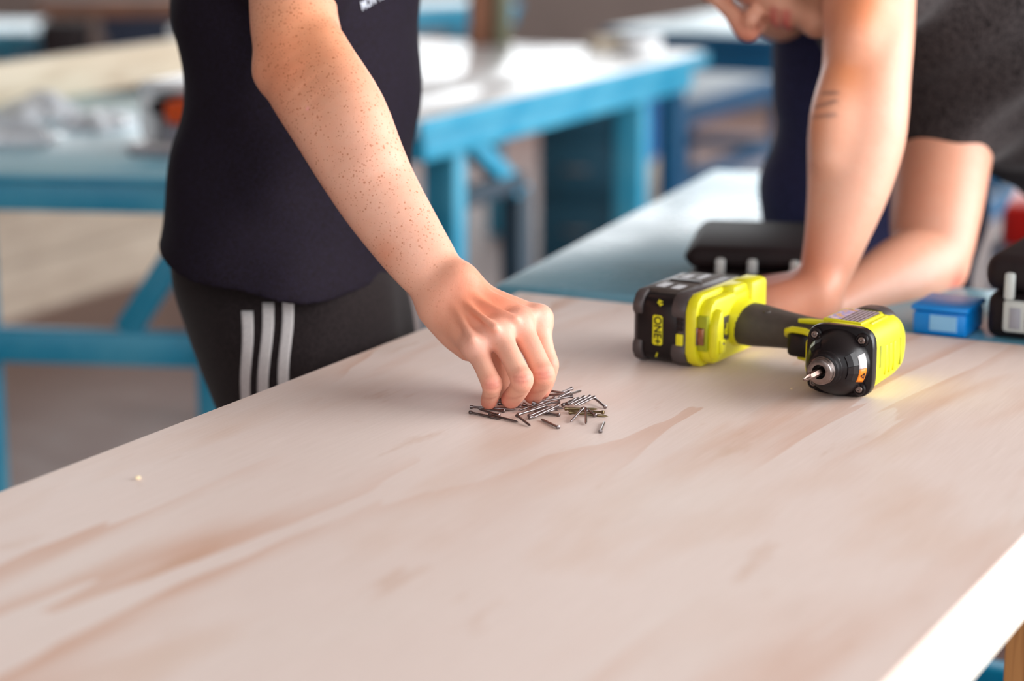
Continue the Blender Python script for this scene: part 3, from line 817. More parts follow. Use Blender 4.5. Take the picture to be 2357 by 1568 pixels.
def add_head(b, Hc, Fw, Up, s=1.0):
    Fw = unit(Fw); Up = unit(Up - (Up @ Fw) * Fw); Sd = np.cross(Fw, Up)
    L = lambda f, u, y: Hc + (Fw * f + Up * u + Sd * y) * s
    A = np.array([Fw, Up, Sd])
    E = lambda f, u, y, rf, ru, ry: Ell(L(f, u, y), (rf * s, ru * s, ry * s), A)
    b.group(0.02)
    b.add(E(-0.012, 0.035, 0, 0.098, 0.088, 0.076), 0)
    b.add(E(0.028, -0.045, 0, 0.062, 0.075, 0.056), 0.02)
    for y in (-1, 1):
        b.add(Chain([L(0.0, -0.03, 0.060 * y), L(0.004, -0.075, 0.053 * y), L(0.052, -0.104, 0.028 * y), L(0.078, -0.112, 0.0)], [0.012 * s, 0.014 * s, 0.014 * s, 0.015 * s]), 0.02)
        b.add(E(0.066, -0.022, 0.042 * y, 0.018, 0.014, 0.018), 0.02)      # cheek bone
        b.add(Chain([L(0.086, 0.028, 0.010 * y), L(0.083, 0.031, 0.030 * y), L(0.066, 0.024, 0.048 * y)], 0.009 * s), 0.016)
    b.add(E(0.082, -0.108, 0, 0.017, 0.015, 0.018), 0.016)
    b.add(E(0.078, -0.068, 0, 0.020, 0.022, 0.026), 0.02)                  # mouth mound
    b.group(0.008)
    b.add(Chain([L(0.090, 0.016, 0), L(0.101, -0.008, 0), L(0.114, -0.030, 0), L(0.115, -0.036, 0)], [0.0085 * s, 0.010 * s, 0.0135 * s, 0.0135 * s]), 0)
    for y in (-1, 1): b.add(E(0.102, -0.039, 0.0155 * y, 0.013, 0.0105, 0.0085), 0.008)
    b.group(0.004)
    b.add(Chain([L(0.084, -0.068, -0.025), L(0.0965, -0.0645, -0.010), L(0.098, -0.0655, 0), L(0.0965, -0.0645, 0.010), L(0.084, -0.068, 0.025)], [0.003 * s, 0.005 * s, 0.005 * s, 0.005 * s, 0.003 * s]), 0)
    b.add(Chain([L(0.084, -0.071, -0.024), L(0.094, -0.0775, -0.011), L(0.0955, -0.0785, 0), L(0.094, -0.0775, 0.011), L(0.084, -0.071, 0.024)], [0.003 * s, 0.0056 * s, 0.006 * s, 0.0056 * s, 0.003 * s]), 0)
    for y in (-1, 1):
        b.group(0.006); b.add(E(-0.012, -0.008, 0.079 * y, 0.018, 0.031, 0.007), 0)
        b.cut(E(-0.010, -0.006, 0.088 * y, 0.010, 0.020, 0.007), 0.004)
        b.cut(E(0.096, 0.006, 0.031 * y, 0.016, 0.011, 0.017), 0.012)
        b.cut(E(0.107, -0.0505, 0.0095 * y, 0.0085, 0.0095, 0.0055), 0.002)
        b.group(0.003); b.add(E(0.072, 0.004, 0.031 * y, 0.0135, 0.0125, 0.0135), 0)
    b.cut(Chain([L(0.088, -0.0705, -0.026), L(0.104, -0.0715, 0), L(0.088, -0.0705, 0.026)], 0.0014 * s), 0.002)
    return L
# ------------------------------------------------------------------ person picking up nails
VIEW = V(0, cp, -sp)
def PX(n, d): return n * d / FPX
SKIN_A = skin_material('freckled_skin', 1.0, 0.52)
FA, LA = unit(V(0.985, -0.17, 0)), unit(V(0.17, 0.985, 0))     # the person faces to the right, side on
TC = P(690, 240, 2.45)                       # middle of the torso
body = Soft()
# right arm: shoulder, elbow, forearm, wrist
arm = [(690, -430, 2.31, 120, .95), (676, -150, 2.25, 108, .95), (674, 0, 2.215, 101, .95), (682, 80, 2.195, 103, .92), (704, 165, 2.18, 107, .88), (775, 283, 2.15, 106, .82),
       (826, 370, 2.135, 103, .8), (872, 450, 2.122, 96, .8), (920, 524, 2.108, 88, .78), (967, 592, 2.096, 79, .76), (1003, 638, 2.09, 70, .74), (1032, 668, 2.085, 68, .70)]
body.group(0.0).add(Chain([P(a, b, d) for a, b, d, _, _ in arm], [PX(r, d) for _, _, d, r, _ in arm], VIEW, [s for *_, s in arm]), 0)
body.add(Ell(P(626, 168, 2.185), (PX(34, 2.18),) * 3), 0.02)                     # point of the elbow
body.add(Chain([P(748, 110, 2.165), P(812, 250, 2.135), P(850, 360, 2.12)], [0.020, 0.029, 0.022]), 0.02)   # brachioradialis
body.add(Ell(P(1058, 640, 2.075), (0.011, 0.011, 0.010)), 0.02)                   # wrist bone
# back of the hand
body.group(0.016)
MCP = {'i': (1240, 735, 2.088), 'm': (1194, 747, 2.066), 'r': (1147, 768, 2.050), 'p': (1094, 797, 2.046)}
for k_, c0, r0 in (('i', (1066, 668, 2.09), .0135), ('m', (1050, 678, 2.083), .014), ('r', (1034, 690, 2.08), .014), ('p', (1014, 703, 2.082), .014)):
    m_ = MCP[k_]
    mid = tuple(0.45 * a + 0.55 * b for a, b in zip(c0, m_))
    body.add(Chain([P(*c0), P(*mid), P(*m_)], [r0, 0.0128, 0.0125]), 0.014)
body.add(Chain([P(1014, 712, 2.09), P(1044, 758, 2.088), P(1080, 798, 2.078)], [PX(46, 2.09), PX(43, 2.09), PX(34, 2.09)]), 0.016)
body.add(Chain([P(1060, 690, 2.10), P(1120, 748, 2.105), P(1190, 775, 2.10)], [0.019, 0.020, 0.015]), 0.016)
body.add(Chain([P(1075, 690, 2.115), P(1120, 745, 2.13), P(1146, 800, 2.125)], [0.017, 0.0165, 0.013]), 0.014)
for k_, rr in (('i', .0105), ('m', .0112), ('r', .0108), ('p', .0098)):
    m_ = MCP[k_]; body.add(Ell(P(m_[0], m_[1] - 4, m_[2] - 0.005), (rr,) * 3), 0.008)
# extensor tendons
for a_, b_ in (((1072, 678, 2.066), (1186, 735, 2.046)), ((1062, 692, 2.062), (1140, 754, 2.030)), ((1046, 706, 2.062), (1088, 780, 2.030)), ((1090, 664, 2.072), (1228, 724, 2.072))):
    mid = tuple(0.5 * (u + w) for u, w in zip(a_, b_)); mid = (mid[0], mid[1], mid[2] - 0.0015)
    body.add(Chain([P(*a_), P(*mid), P(*b_)], [0.0022, 0.0030, 0.0036]), 0.007)
# fingers
body.group(0.009)
fing = [[(1094, 797, 2.046, .0112), (1113, 842, 2.030, .0094), (1126, 871, 2.0215, .0095), (1132, 884, 2.019, .0100), (1132, 894, 2.023, .0089), (1130, 907, 2.030, .0083), (1125, 924, 2.040, .0079)],
        [(1147, 768, 2.050, .0120), (1175, 820, 2.030, .0101), (1194, 858, 2.0205, .0104), (1201, 873, 2.0165, .0112), (1199, 886, 2.021, .0100), (1190, 902, 2.029, .0096), (1176, 919, 2.040, .0094)],
        [(1194, 747, 2.066, .0122), (1226, 806, 2.048, .0103), (1244, 846, 2.0385, .0104), (1251, 862, 2.0345, .0111), (1249, 876, 2.039, .0100), (1240, 892, 2.046, .0096), (1227, 908, 2.054, .0094)],
        [(1240, 735, 2.088, .0116), (1249, 790, 2.078, .0100), (1258, 824, 2.073, .0099), (1262, 839, 2.0715, .0104), (1261, 854, 2.0715, .0094), (1255, 878, 2.072, .0090), (1246, 900, 2.070, .0084)]]
for f_ in fing:
    body.add(Chain([P(*c[:3]) for c in f_], [c[3] for c in f_], sub=4), 0.0015)
body.add(Chain([P(1146, 800, 2.125), P(1154, 850, 2.105), P(1159, 885, 2.088), P(1163, 910, 2.074)], [.0125, .0108, .0100, .0080], sub=5), 0.001)
# shoulders, chest core, neck, head and the other arm
SH_R = P(690, -430, 2.31); SH_L = SH_R + LA * 0.36 - FA * 0.02
MID = (SH_R + SH_L) / 2
body.group(0.02)
body.add(Chain([SH_R, MID + V(0, 0, 0.02), SH_L], [0.055, 0.075, 0.055]), 0)
body.add(Chain([MID + V(0, 0, 0.01), MID - V(0, 0, 0.12), MID - V(0, 0, 0.22)], [0.085, 0.09, 0.08]), 0.02)
HA = MID + V(0, 0, 0.255) + FA * 0.07
body.add(Chain([MID + V(0, 0, 0.02), HA - V(0, 0, 0.06) - FA * 0.02], [0.062, 0.054]), 0.02)
HFA = unit(FA * 0.86 - V(0, 0, 0.45)); L_A = add_head(body, HA, HFA, V(0, 0, 1))
EL_L = SH_L + V(0, 0, -0.29) + LA * 0.03 - FA * 0.02; WR_L = EL_L + V(0, 0, -0.245) + FA * 0.03 - LA * 0.02
body.group(0.01).add(Chain([SH_L, (SH_L + EL_L) / 2, EL_L, EL_L * 0.6 + WR_L * 0.4, WR_L], [0.053, 0.047, 0.043, 0.041, 0.028]), 0)
add_hand(body, WR_L, V(0, 0, -1.0), LA, 1, 0.5)
PIPS = [(P(*f_[3][:3]), unit(P(*f_[4][:3]) - P(*f_[2][:3]))) for f_ in fing]
def creases(X, d):
    o = np.zeros(len(X), F32)
    if np.abs(X[0] - PIPS[0][0]).max() > 0.2: return o
    for c_, t_ in PIPS:
        q_ = X - c_.astype(F32); s_ = q_ @ t_.astype(F32); r2 = np.einsum('ij,ij->i', q_, q_)
        o += (0.00042 * np.cos(s_ * 1300) * np.exp(-(s_ / 0.0055) ** 2) * np.exp(-r2 / 0.016 ** 2)).astype(F32)
    return o
body.disp = creases
PINK = srgb(228, 128, 108); TAN = srgb(224, 146, 98); SKB = srgb(232, 174, 148); PALE = srgb(236, 186, 164)
def pt(a, b, d): return P(a, b, d)
spots = [(pt(690, 60, 2.13), 0.10, TAN, 0.75), (pt(640, 150, 2.14), 0.05, srgb(216, 124, 84), 0.5), (pt(940, 480, 2.07), 0.07, PALE, 0.35), (pt(1100, 690, 2.06), 0.05, srgb(222, 128, 92), 0.75),
         (pt(880, 585, 2.08), 0.02, srgb(214, 124, 84), 0.4), (pt(1160, 690, 2.05), 0.03, srgb(214, 118, 84), 0.6)]
spots += [(P(c[0], c[1], c[2] - 0.01), 0.016, srgb(236, 180, 164), 0.7) for c in MCP.values()]
for f_ in fing:
    spots += [(P(f_[3][0], f_[3][1], f_[3][2] - 0.008), 0.010, srgb(232, 132, 116), 0.6), (P(*f_[6][:3]), 0.014, srgb(226, 118, 100), 0.75), (P(*f_[1][:3]), 0.013, srgb(234, 176, 158), 0.6)]
spots += [(P(1176, 703, 2.045), 0.0035, srgb(150, 90, 90), 0.6), (P(893, 580, 2.075), 0.003, srgb(130, 60, 50), 0.8), (P(797, 202, 2.10), 0.0022, srgb(110, 58, 40), 0.9), (P(795, 210, 2.10), 0.002, srgb(120, 66, 46), 0.7), (P(708, 250, 2.12), 0.002, srgb(250, 170, 170), 0.9)]
spots += [(L_A(0.098, -0.072, 0), 0.02, srgb(200, 100, 96), 0.6)]
# crease shade across the finger joints, painted into the skin as darker dots
for xa, ya, xb, yb, bow in ((1112, 884, 1150, 880, 4), (1114, 892, 1150, 889, 4), (1182, 868, 1222, 862, 4), (1184, 877, 1224, 872, 5), (1232, 860, 1272, 854, 4), (1234, 869, 1272, 864, 4), (1110, 915, 1142, 914, 4), (1160, 914, 1204, 911, 5), (1212, 902, 1254, 898, 4)):
    for t_ in np.linspace(0, 1, 11):
        h_ = body.hit(xa + (xb - xa) * t_, ya + (yb - ya) * t_ + bow * math.sin(math.pi * t_), 1.99, 4.0, False)[0]; spots.append((h_, 0.0019, srgb(178, 88, 74), 0.24))
person_a = soft_object('person', body, 0.0019, SKIN_A, None, tinter(SKB, spots, (P(1180, 840, 2.05), 0.065, 0.10)))
tag(person_a, 'person in a navy t-shirt and striped track pants reaching for the nails', 'person')
# --- navy t-shirt
M_NAVY = cloth_material('navy_cotton', srgb(26, 19, 25), srgb(34, 28, 43), 700, 0.3, 0.25, 0.0)
rows = [(-470, 560, 820, .10), (-430, 480, 880, .15), (-330, 425, 940, .185), (-150, 405, 962, .185), (0, 402, 968, .183), (100, 420, 970, .178), (240, 428, 966, .17), (330, 411, 957, .166), (400, 396, 950, .166), (500, 376, 944, .182), (580, 362, 938, .19), (720, 362, 938, .19)]
stk = []
for y_, l_, r_, b_ in rows:
    wv = (r_ - l_) / 2 * 2.45 / FPX
    a_ = math.sqrt(max(wv * wv - (0.17 * b_) ** 2, 0.004)) / 0.985
    stk.append([*P((l_ + r_) / 2, y_, 2.45), a_, b_])
shirt = Soft().group(0.0)
shirt.add(Stack(stk, FA, LA), 0)
for S_, sg in ((SH_R, -1), (SH_L, 1)):
    e_ = (P(678, -90, 2.235) if sg < 0 else S_ + (EL_L - S_) * 0.62)
    shirt.add(Chain([S_ + LA * (-sg) * 0.05 + V(0, 0, 0.0), S_, e_], [0.075, 0.074, 0.070]), 0.05)
    shirt.cut(Plane(e_, unit(e_ - S_)), 0.004) if False else None
hem = P(650, 595, 2.45)
shirt.cut(Plane(hem, unit(V(0, 0, -1) - FA * 0.13)), 0.004)
def folds(X, d):
    u = (X - TC) @ FA; w = (X - TC) @ LA; z = X[:, 2] - TC[2]
    low = np.clip((0.12 - z) / 0.3, 0, 1)
    f = 0.0035 * np.sin(34 * z + 26 * u + 3 * np.sin(9 * w)) * low + 0.0028 * np.sin(20 * u - 46 * z + 1.0 + 2 * np.sin(14 * u)) * (1 - 0.5 * low) + 0.002 * np.sin(55 * u + 18 * z + 8 * w)
    f += 0.006 * np.exp(-((z + 0.5 * u + 0.10) / 0.02) ** 2) * np.clip((u + 0.13) * 5, 0, 1) * 0.6
    return np.where(np.abs(d) < 0.05, f, 0).astype(F32)
shirt.disp = folds
# cut the sleeve ends
shirt_o = soft_object('t_shirt', shirt, 0.0042, M_NAVY, person_a)
# white lettering on the chest
M_PRINT = plain('white_shirt_print', srgb(206, 212, 224), 0.7, 0.04, 80)
hp, hn = shirt.hit(855, 3, 2.1)
tx = unit(P(880, -8, 2.3) - P(824, 12, 2.3)); tx = unit(tx - VIEW * (tx @ hn) / (VIEW @ hn)); ty = np.cross(hn, tx); tx, ty = tx * 0.966 + ty * 0.259, ty * 0.966 - tx * 0.259
text_mesh('chest_lettering', 'MON TE', 0.0145, M_PRINT, shirt_o, frame(hp + hn * 0.0014 + ty * 0.001, tx, ty, hn), 0.0006, 0.00012, 0.76)
# --- black track pants with three stripes
M_TRACK = cloth_material('black_track_fabric', srgb(29, 22, 23), srgb(41, 33, 34), 500, 0.2, 0.2, 0.1)
M_STRIPE = cloth_material('off_white_stripe', srgb(206, 200, 198), srgb(188, 182, 182), 900, 0.2, 0.2, 0.0)
pants = Soft().group(0.0)
pc = P(652, 560, 2.45)
pants.add(Chain([pc + V(0, 0, 0.02), P(655, 640, 2.45), P(690, 740, 2.45)], [0.13, 0.138, 0.135], FA, [0.86, 0.88, 0.78]), 0)
HR, HL = P(692, 745, 2.41), P(756, 735, 2.53)
FR, FL = V(HR[0] + 0.04, HR[1] - 0.005, 0.06), V(HL[0] + 0.03, HL[1] + 0.02, 0.06)
for a_, b_ in ((HR, FR), (HL, FL)):
    kn = a_ * 0.5 + b_ * 0.5 + FA * 0.03
    pants.add(Chain([a_, a_ * 0.72 + b_ * 0.28 + FA * 0.018, kn, a_ * 0.25 + b_ * 0.75, b_], [0.096, 0.088, 0.074, 0.066, 0.052]), 0.05)
def pfold(X, d):
    z = X[:, 2]; u = (X - TC) @ FA; w = (X - TC) @ LA
    f = 0.0025 * np.sin(38 * z + 22 * u) + 0.002 * np.sin(60 * u - 20 * z + 9 * w)
    return np.where(np.abs(d) < 0.04, f, 0).astype(F32)
pants.disp = pfold
pants_o = soft_object('track_pants', pants, 0.0045, M_TRACK, person_a)
def ribbon(soft, rows_, mat, name, parent, lift=0.0012):
    'strip of cloth laid over a soft body between two picture outlines'
    vs, fs, m = [], [], 6
    for (y_, xl, xr) in rows_:
        for j in range(m):
            p_, n_ = soft.hit(xl + (xr - xl) * j / (m - 1), y_, 2.1); vs.append(p_ + n_ * lift)
    k = len(rows_)
    for i in range(k - 1):
        for j in range(m - 1):
            a = i * m + j; fs.append((a, a + 1, a + m + 1, a + m))
    o = mk(name, vs, fs, mat, parent, None, True)
    md = o.modifiers.new('thick', 'SOLIDIFY'); md.thickness = 0.0008; md.offset = -1
    return o
def strip(top, bot, y0, y1, skew):
    'edges at the top and bottom of a stripe; the top end is cut on the slant'
    out = []
    for t_ in np.linspace(0, 1, 14):
        xl = top[0] + (bot[0] - top[0]) * t_; xr = top[1] + (bot[1] - top[1]) * t_
        out.append((y0 + (y1 - y0) * t_, xl + 2.5 * math.sin(t_ * 7), xr + 2.5 * math.sin(t_ * 7)))
    return out
for s_ in (strip((556, 583), (558, 578), 716, 960, 0), strip((604, 631), (594, 618), 697, 945, 0), strip((650, 676), (640, 664), 687, 920, 0)):
    ribbon(pants, s_, M_STRIPE, 'side_stripe', pants_o)
M_SHOE = plain('dark_trainer', srgb(40, 36, 38), 0.6, 0.2, 60); M_SOLE = plain('white_sole', srgb(210, 208, 204), 0.6, 0.05, 40)
def shoe(parent, ankle, fwd, mat=M_SHOE):
    a = V(ankle[0], ankle[1], 0); sd = V(-fwd[1], fwd[0], 0)
    b = Soft().group(0.02)
    b.add(Chain([a + V(0, 0, 0.10) - fwd * 0.01, a + V(0, 0, 0.06) - fwd * 0.02], [0.045, 0.045]), 0)
    b.add(Chain([a + V(0, 0, 0.05) - fwd * 0.04, a + V(0, 0, 0.048) + fwd * 0.05, a + V(0, 0, 0.036) + fwd * 0.17], [0.042, 0.044, 0.034]), 0.04)
    b.cut(Plane(a + V(0, 0, 0.022), V(0, 0, -1)), 0.002)
    o = soft_object('shoe', b, 0.006, mat, parent)
    ring = []
    for t_ in np.linspace(0, 2 * math.pi, 24, endpoint=False):
        c_, s_ = math.cos(t_), math.sin(t_)
        ring.append(a + fwd * (0.062 + 0.147 * c_) + sd * (0.043 * s_ * (1 + 0.12 * c_)))
    loft('sole', [[p + V(0, 0, 0.0005) for p in ring], [p + V(0, 0, 0.024) for p in ring]], M_SOLE, o, None, deg=40)
shoe(person_a, FR, FA); shoe(person_a, FL, FA)
M_HAIR_A = plain('sandy_hair', srgb(150, 98, 58), 0.5, 0.4, 160, bump=0.8)
def hair(parent, Lf, Fw, Up, mat, s=1.0):
    Fw = unit(Fw); Up = unit(Up - (Up @ Fw) * Fw); A = np.array([Fw, Up, np.cross(Fw, Up)])
    b = Soft().group(0.0)
    b.add(Ell(Lf(-0.017, 0.042, 0), (0.103 * s, 0.093 * s, 0.083 * s), A), 0)
    b.add(Ell(Lf(-0.055, -0.01, 0), (0.058 * s, 0.07 * s, 0.07 * s), A), 0.03)
    b.cut(Plane(Lf(0.035, 0.03, 0), unit(Fw * 1.0 - Up * 0.75)), 0.02)
    b.cut(Plane(Lf(-0.02, -0.045, 0), unit(-Up * 1.0 + Fw * 0.6)), 0.02)
    b.disp = lambda X, d: np.where(np.abs(d) < 0.04, 0.0015 * np.sin(X[:, 0] * 330 + X[:, 2] * 160) + 0.0012 * np.sin(X[:, 1] * 410 - X[:, 2] * 190), 0).astype(F32)
    return soft_object('hair', b, 0.0045, mat, parent)
hair(person_a, L_A, HFA, V(0, 0, 1), M_HAIR_A)
# ------------------------------------------------------------------ bearded person leaning on the far edge
SKIN_B = skin_material('plain_skin', 0.12, 0.45)
EX, ED, EC = V(1, 0, 0), V(0, -sp, -cp), V(0, -cp, sp)
b2 = Soft()
la = [(2015, -230, 2.56, 128), (2002, -110, 2.52, 112), (2000, 0, 2.48, 107), (1999, 90, 2.465, 104), (1993, 175, 2.455, 103), (1980, 255, 2.45, 111), (1970, 325, 2.45, 111),
      (1953, 430, 2.445, 94), (1928, 530, 2.44, 75), (1905, 610, 2.435, 62), (1886, 668, 2.432, 55), (1884, 700, 2.43, 54)]
b2.group(0.0).add(Chain([P(a, b, d) for a, b, d, _ in la], [PX(r, d) for _, _, d, r in la], VIEW, 0.88), 0)
b2.add(Chain([P(1935, 190, 2.43), P(1915, 270, 2.42), P(1905, 360, 2.42)], [0.016, 0.022, 0.014]), 0.02)   # inner forearm muscle
b2.add(Chain([P(1985, 20, 2.44), P(1965, 90, 2.43), P(1952, 130, 2.435)], [0.026, 0.022, 0.012]), 0.02)    # biceps
b2.cut(Chain([P(1957, 118, 2.392), P(1968, 160, 2.390), P(1966, 215, 2.388)], [0.003, 0.005, 0.003]), 0.012)
WB = P(1884, 712, 2.43); WB[2] = TZ + 0.034
add_hand(b2, WB, unit(V(-0.95, 0.24, -0.20)), V(-0.12, 0.05, 1), -1, 0.22, 1.05)
ra = [(2185, 60, 2.80, 125), (2186, 230, 2.72, 116), (2166, 390, 2.68, 110), (2152, 500, 2.655, 103), (2136, 590, 2.635, 92), (2066, 640, 2.59, 88), (1990, 680, 2.54, 72), (1915, 716, 2.49, 54), (1872, 728, 2.46, 48)]
b2.group(0.006).add(Chain([P(a, b, d) for a, b, d, _ in ra], [PX(r, d) for _, _, d, r in ra]), 0)
b2.add(Ell(P(2180, 632, 2.64), (PX(36, 2.64),) * 3), 0.02)
WB2 = P(1872, 728, 2.46); WB2[2] = max(WB2[2], TZ + 0.03)
add_hand(b2, WB2, unit(V(-0.9, 0.1, -0.12)), V(-0.1, 0.0, 1), 1, 0.3, 1.0)
SB_L, SB_R = P(2015, -230, 2.58), P(2185, 60, 2.80)
MB_ = (SB_L + SB_R) / 2
th = math.radians(20); tl = math.radians(20)
DB = math.cos(tl) * (math.cos(th) * EX + math.sin(th) * ED) + math.sin(tl) * EC
FB = -math.sin(th) * EX + math.cos(th) * ED
NOSE = P(1718, 92, 2.56)
HB = NOSE - FB * 0.127 - DB * 0.037
L_B = add_head(b2, HB, FB, -DB)
b2.group(0.02)
b2.add(Chain([SB_L, MB_, SB_R], [0.062, 0.085, 0.062]), 0)
b2.add(Chain([HB + DB * 0.07 - FB * 0.03, MB_ - V(0, 0, 0.0)], [0.056, 0.066]), 0.02)
b2.add(Chain([L_B(0.05, -0.10, 0), L_B(-0.01, -0.13, 0)], [0.026, 0.045]), 0.02)
b2.add(Chain([MB_, P(2330, 90, 2.78)], [0.09, 0.1]), 0.02)
SKB2 = srgb(222, 166, 140); RED2 = srgb(214, 108, 84); BEARD = srgb(134, 88, 60)
sp2 = [(P(1990, 20, 2.42), 0.05, srgb(226, 132, 76), 0.75), (P(1950, 170, 2.41), 0.035, srgb(220, 130, 72), 0.7), (P(1890, 280, 2.42), 0.04, srgb(214, 134, 84), 0.5), (P(1870, 600, 2.41), 0.05, srgb(206, 116, 78), 0.5),
       (WB + V(-0.06, 0.03, 0), 0.07, srgb(196, 96, 66), 0.85), (P(2195, 645, 2.61), 0.018, srgb(226, 96, 80), 0.7), (P(2180, 430, 2.64), 0.10, srgb(206, 130, 96), 0.4)]
for u_ in (-0.085, -0.10, -0.115, -0.125):
    for y_ in (-0.045, -0.025, 0, 0.025, 0.045):
        sp2.append((L_B(0.085 - abs(y_) * 0.9, u_, y_), 0.017, BEARD, 0.8))
for y_ in (-1, 1):
    for f_, u_ in ((0.03, -0.095), (0.01, -0.07), (0.0, -0.045), (0.05, -0.085), (0.05, -0.11), (0.06, -0.065)): sp2.append((L_B(f_, u_, 0.055 * y_), 0.022, BEARD, 0.8))
sp2 += [(L_B(0.102 - (y_ / 0.025) ** 2 * 0.014, u_, y_), 0.0068, srgb(178, 60, 66), 0.75) for y_ in np.linspace(-0.024, 0.024, 9) for u_ in (-0.064, -0.079)]
sp2 += [(L_B(0.118, -0.036, 0), 0.02, srgb(226, 120, 96), 0.7), (L_B(0.085, -0.02, 0.02), 0.02, srgb(224, 140, 104), 0.4), (L_B(0.085, -0.02, -0.03), 0.02, srgb(224, 140, 104), 0.4),
        (L_B(0.106, -0.05, 0.007), 0.006, srgb(60, 20, 16), 0.9), (L_B(0.106, -0.05, -0.007), 0.006, srgb(60, 20, 16), 0.9)]  # the two near-black spots paint the shade inside the nostrils
# inked bands on the inner forearm
INK = srgb(86, 66, 66)
for (xa, ya, xb, yb, w_) in ((1893, 214, 1928, 214, .6), (1876, 246, 1925, 232, .8), (1868, 270, 1922, 264, .75)):
    for t_ in np.linspace(0, 1, 16):
        h_ = b2.hit(xa + (xb - xa) * t_, ya + (yb - ya) * t_, 2.36, 4.0, False)[0]; sp2.append((h_, 0.0030, INK, w_ * 0.36))
person_b = soft_object('person', b2, 0.0026, SKIN_B, None, tinter(SKB2, sp2))
tag(person_b, 'bearded person in a dark grey t-shirt leaning down with tattooed forearm', 'person')
M_HEATHER = cloth_material('dark_heather_knit', srgb(28, 23, 24), srgb(72, 65, 65), 420, 0.35, 0.6, 0.1)
s2 = Soft().group(0.0)
TB_ = [P(2130, -40, 2.68), P(2215, 40, 2.70), P(2420, 150, 2.79), P(2620, 300, 2.88), P(2760, 420, 2.94)]
LB = unit(SB_L - SB_R)
s2.add(Chain(TB_, [0.15, 0.185, 0.18, 0.175, 0.175], unit(np.cross(LB, TB_[4] - TB_[0])), [0.72, 0.76, 0.78, 0.78, 0.78]), 0)
s2.add(Chain([SB_L + (MB_ - SB_L) * 0.5, SB_L, P(2001, -85, 2.515)], [0.085, 0.078, 0.074]), 0.05)
s2.add(Chain([SB_R + (MB_ - SB_R) * 0.5, SB_R, P(2180, 270, 2.705)], [0.085, 0.080, 0.078]), 0.05)
s2.cut(Plane(P(2001, -70, 2.515), unit(P(2001, -85, 2.515) - SB_L)), 0.004) if False else None
def f2(X, d):
    q_ = X @ unit(TB_[3] - TB_[0]); w_ = X @ LB; z_ = X[:, 2]
    f = 0.005 * np.sin(30 * q_ + 14 * z_ + 2.5 * np.sin(11 * w_)) + 0.003 * np.sin(52 * q_ - 30 * w_ + 1.3)
    return np.where(np.abs(d) < 0.05, f, 0).astype(F32)
s2.disp = f2
soft_object('t_shirt', s2, 0.005, M_HEATHER, person_b)
M_WORK = cloth_material('charcoal_work_trousers', srgb(36, 34, 40), srgb(56, 54, 60), 420, 0.3, 0.3, 0.1)
p2 = Soft().group(0.0)
pv = P(2740, 410, 2.93); lat = unit(LB * V(1, 1, 0)); fwd2 = unit(V(-0.86, -0.5, 0))
p2.add(Ell(pv, (0.15, 0.17, 0.15)), 0)
FT = []
for sg in (-1, 1):
    h0 = pv + lat * 0.09 * sg + V(0, 0, -0.05); ft = V(h0[0] + 0.02 * sg, h0[1] + 0.05 * sg, 0.07); FT.append(ft)
    p2.add(Chain([h0, h0 * 0.5 + ft * 0.5 + fwd2 * 0.04, ft], [0.095, 0.075, 0.055]), 0.05)
soft_object('trousers', p2, 0.007, M_WORK, person_b)
for ft in FT: shoe(person_b, ft, fwd2)
hair(person_b, L_B, FB, -DB, plain('brown_hair', srgb(84, 58, 42), 0.5, 0.4, 160, bump=0.8))
# ------------------------------------------------------------------ person in navy jeans behind
b3 = Soft()
c3 = V(0.505, 2.98, 0); f3 = unit(V(-0.55, 0.83, 0)); l3 = V(-f3[1], f3[0], 0)
sh3 = c3 + V(0, 0, 1.38)
b3.group(0.0).add(Chain([sh3 + l3 * 0.17, sh3 + V(0, 0, 0.02), sh3 - l3 * 0.17], [0.05, 0.07, 0.05]), 0)
b3.add(Chain([sh3, sh3 - V(0, 0, 0.25)], [0.09, 0.09]), 0.02)
H3 = sh3 + V(0, 0, 0.25) + f3 * 0.02
b3.add(Chain([sh3, H3 - V(0, 0, 0.06)], [0.06, 0.054]), 0.02)
L_C = add_head(b3, H3, f3, V(0, 0, 1))
for sg in (-1, 1):
    s_ = sh3 + l3 * 0.18 * sg; e_ = s_ + V(0, 0, -0.27) + l3 * 0.02 * sg - f3 * 0.02; w_ = e_ + f3 * 0.20 + V(0, 0, 0.12) - l3 * 0.06 * sg
    b3.group(0.02).add(Chain([s_, (s_ + e_) / 2, e_, (e_ + w_) / 2, w_], [0.052, 0.046, 0.042, 0.039, 0.028]), 0)
    add_hand(b3, w_, unit(f3 + V(0, 0, 0.3) - l3 * 0.3 * sg), V(0, 0, 1), -sg, 0.6)
person_c = soft_object('person', b3, 0.005, SKIN_B, None, tinter(srgb(226, 166, 138), []))
tag(person_c, 'person in navy jeans standing behind the leaning person', 'person')
M_JEANS = cloth_material('navy_denim', srgb(38, 37, 62), srgb(52, 54, 90), 500, 0.3, 0.35, 0.1)
j3 = Soft().group(0.0)
j3.add(Chain([c3 + V(0, 0, 1.04), c3 + V(0, 0, 0.88), c3 + V(0, 0, 0.82)], [0.152, 0.165, 0.150], f3, [0.70, 0.74, 0.74]), 0)
for sg in (-1, 1):
    h0 = c3 + l3 * 0.085 * sg + V(0, 0, 0.84); ft = c3 + l3 * 0.10 * sg + V(0, 0, 0.07)
    j3.add(Chain([h0, (h0 + ft) / 2 + f3 * 0.02, ft], [0.088, 0.07, 0.055]), 0.04); shoe(person_c, ft, f3)
j3.disp = lambda X, d: np.where(np.abs(d) < 0.04, 0.003 * np.sin(X[:, 2] * 44 + X[:, 0] * 30), 0).astype(F32)
soft_object('jeans', j3, 0.007, M_JEANS, person_c)
t3 = Soft().group(0.0)
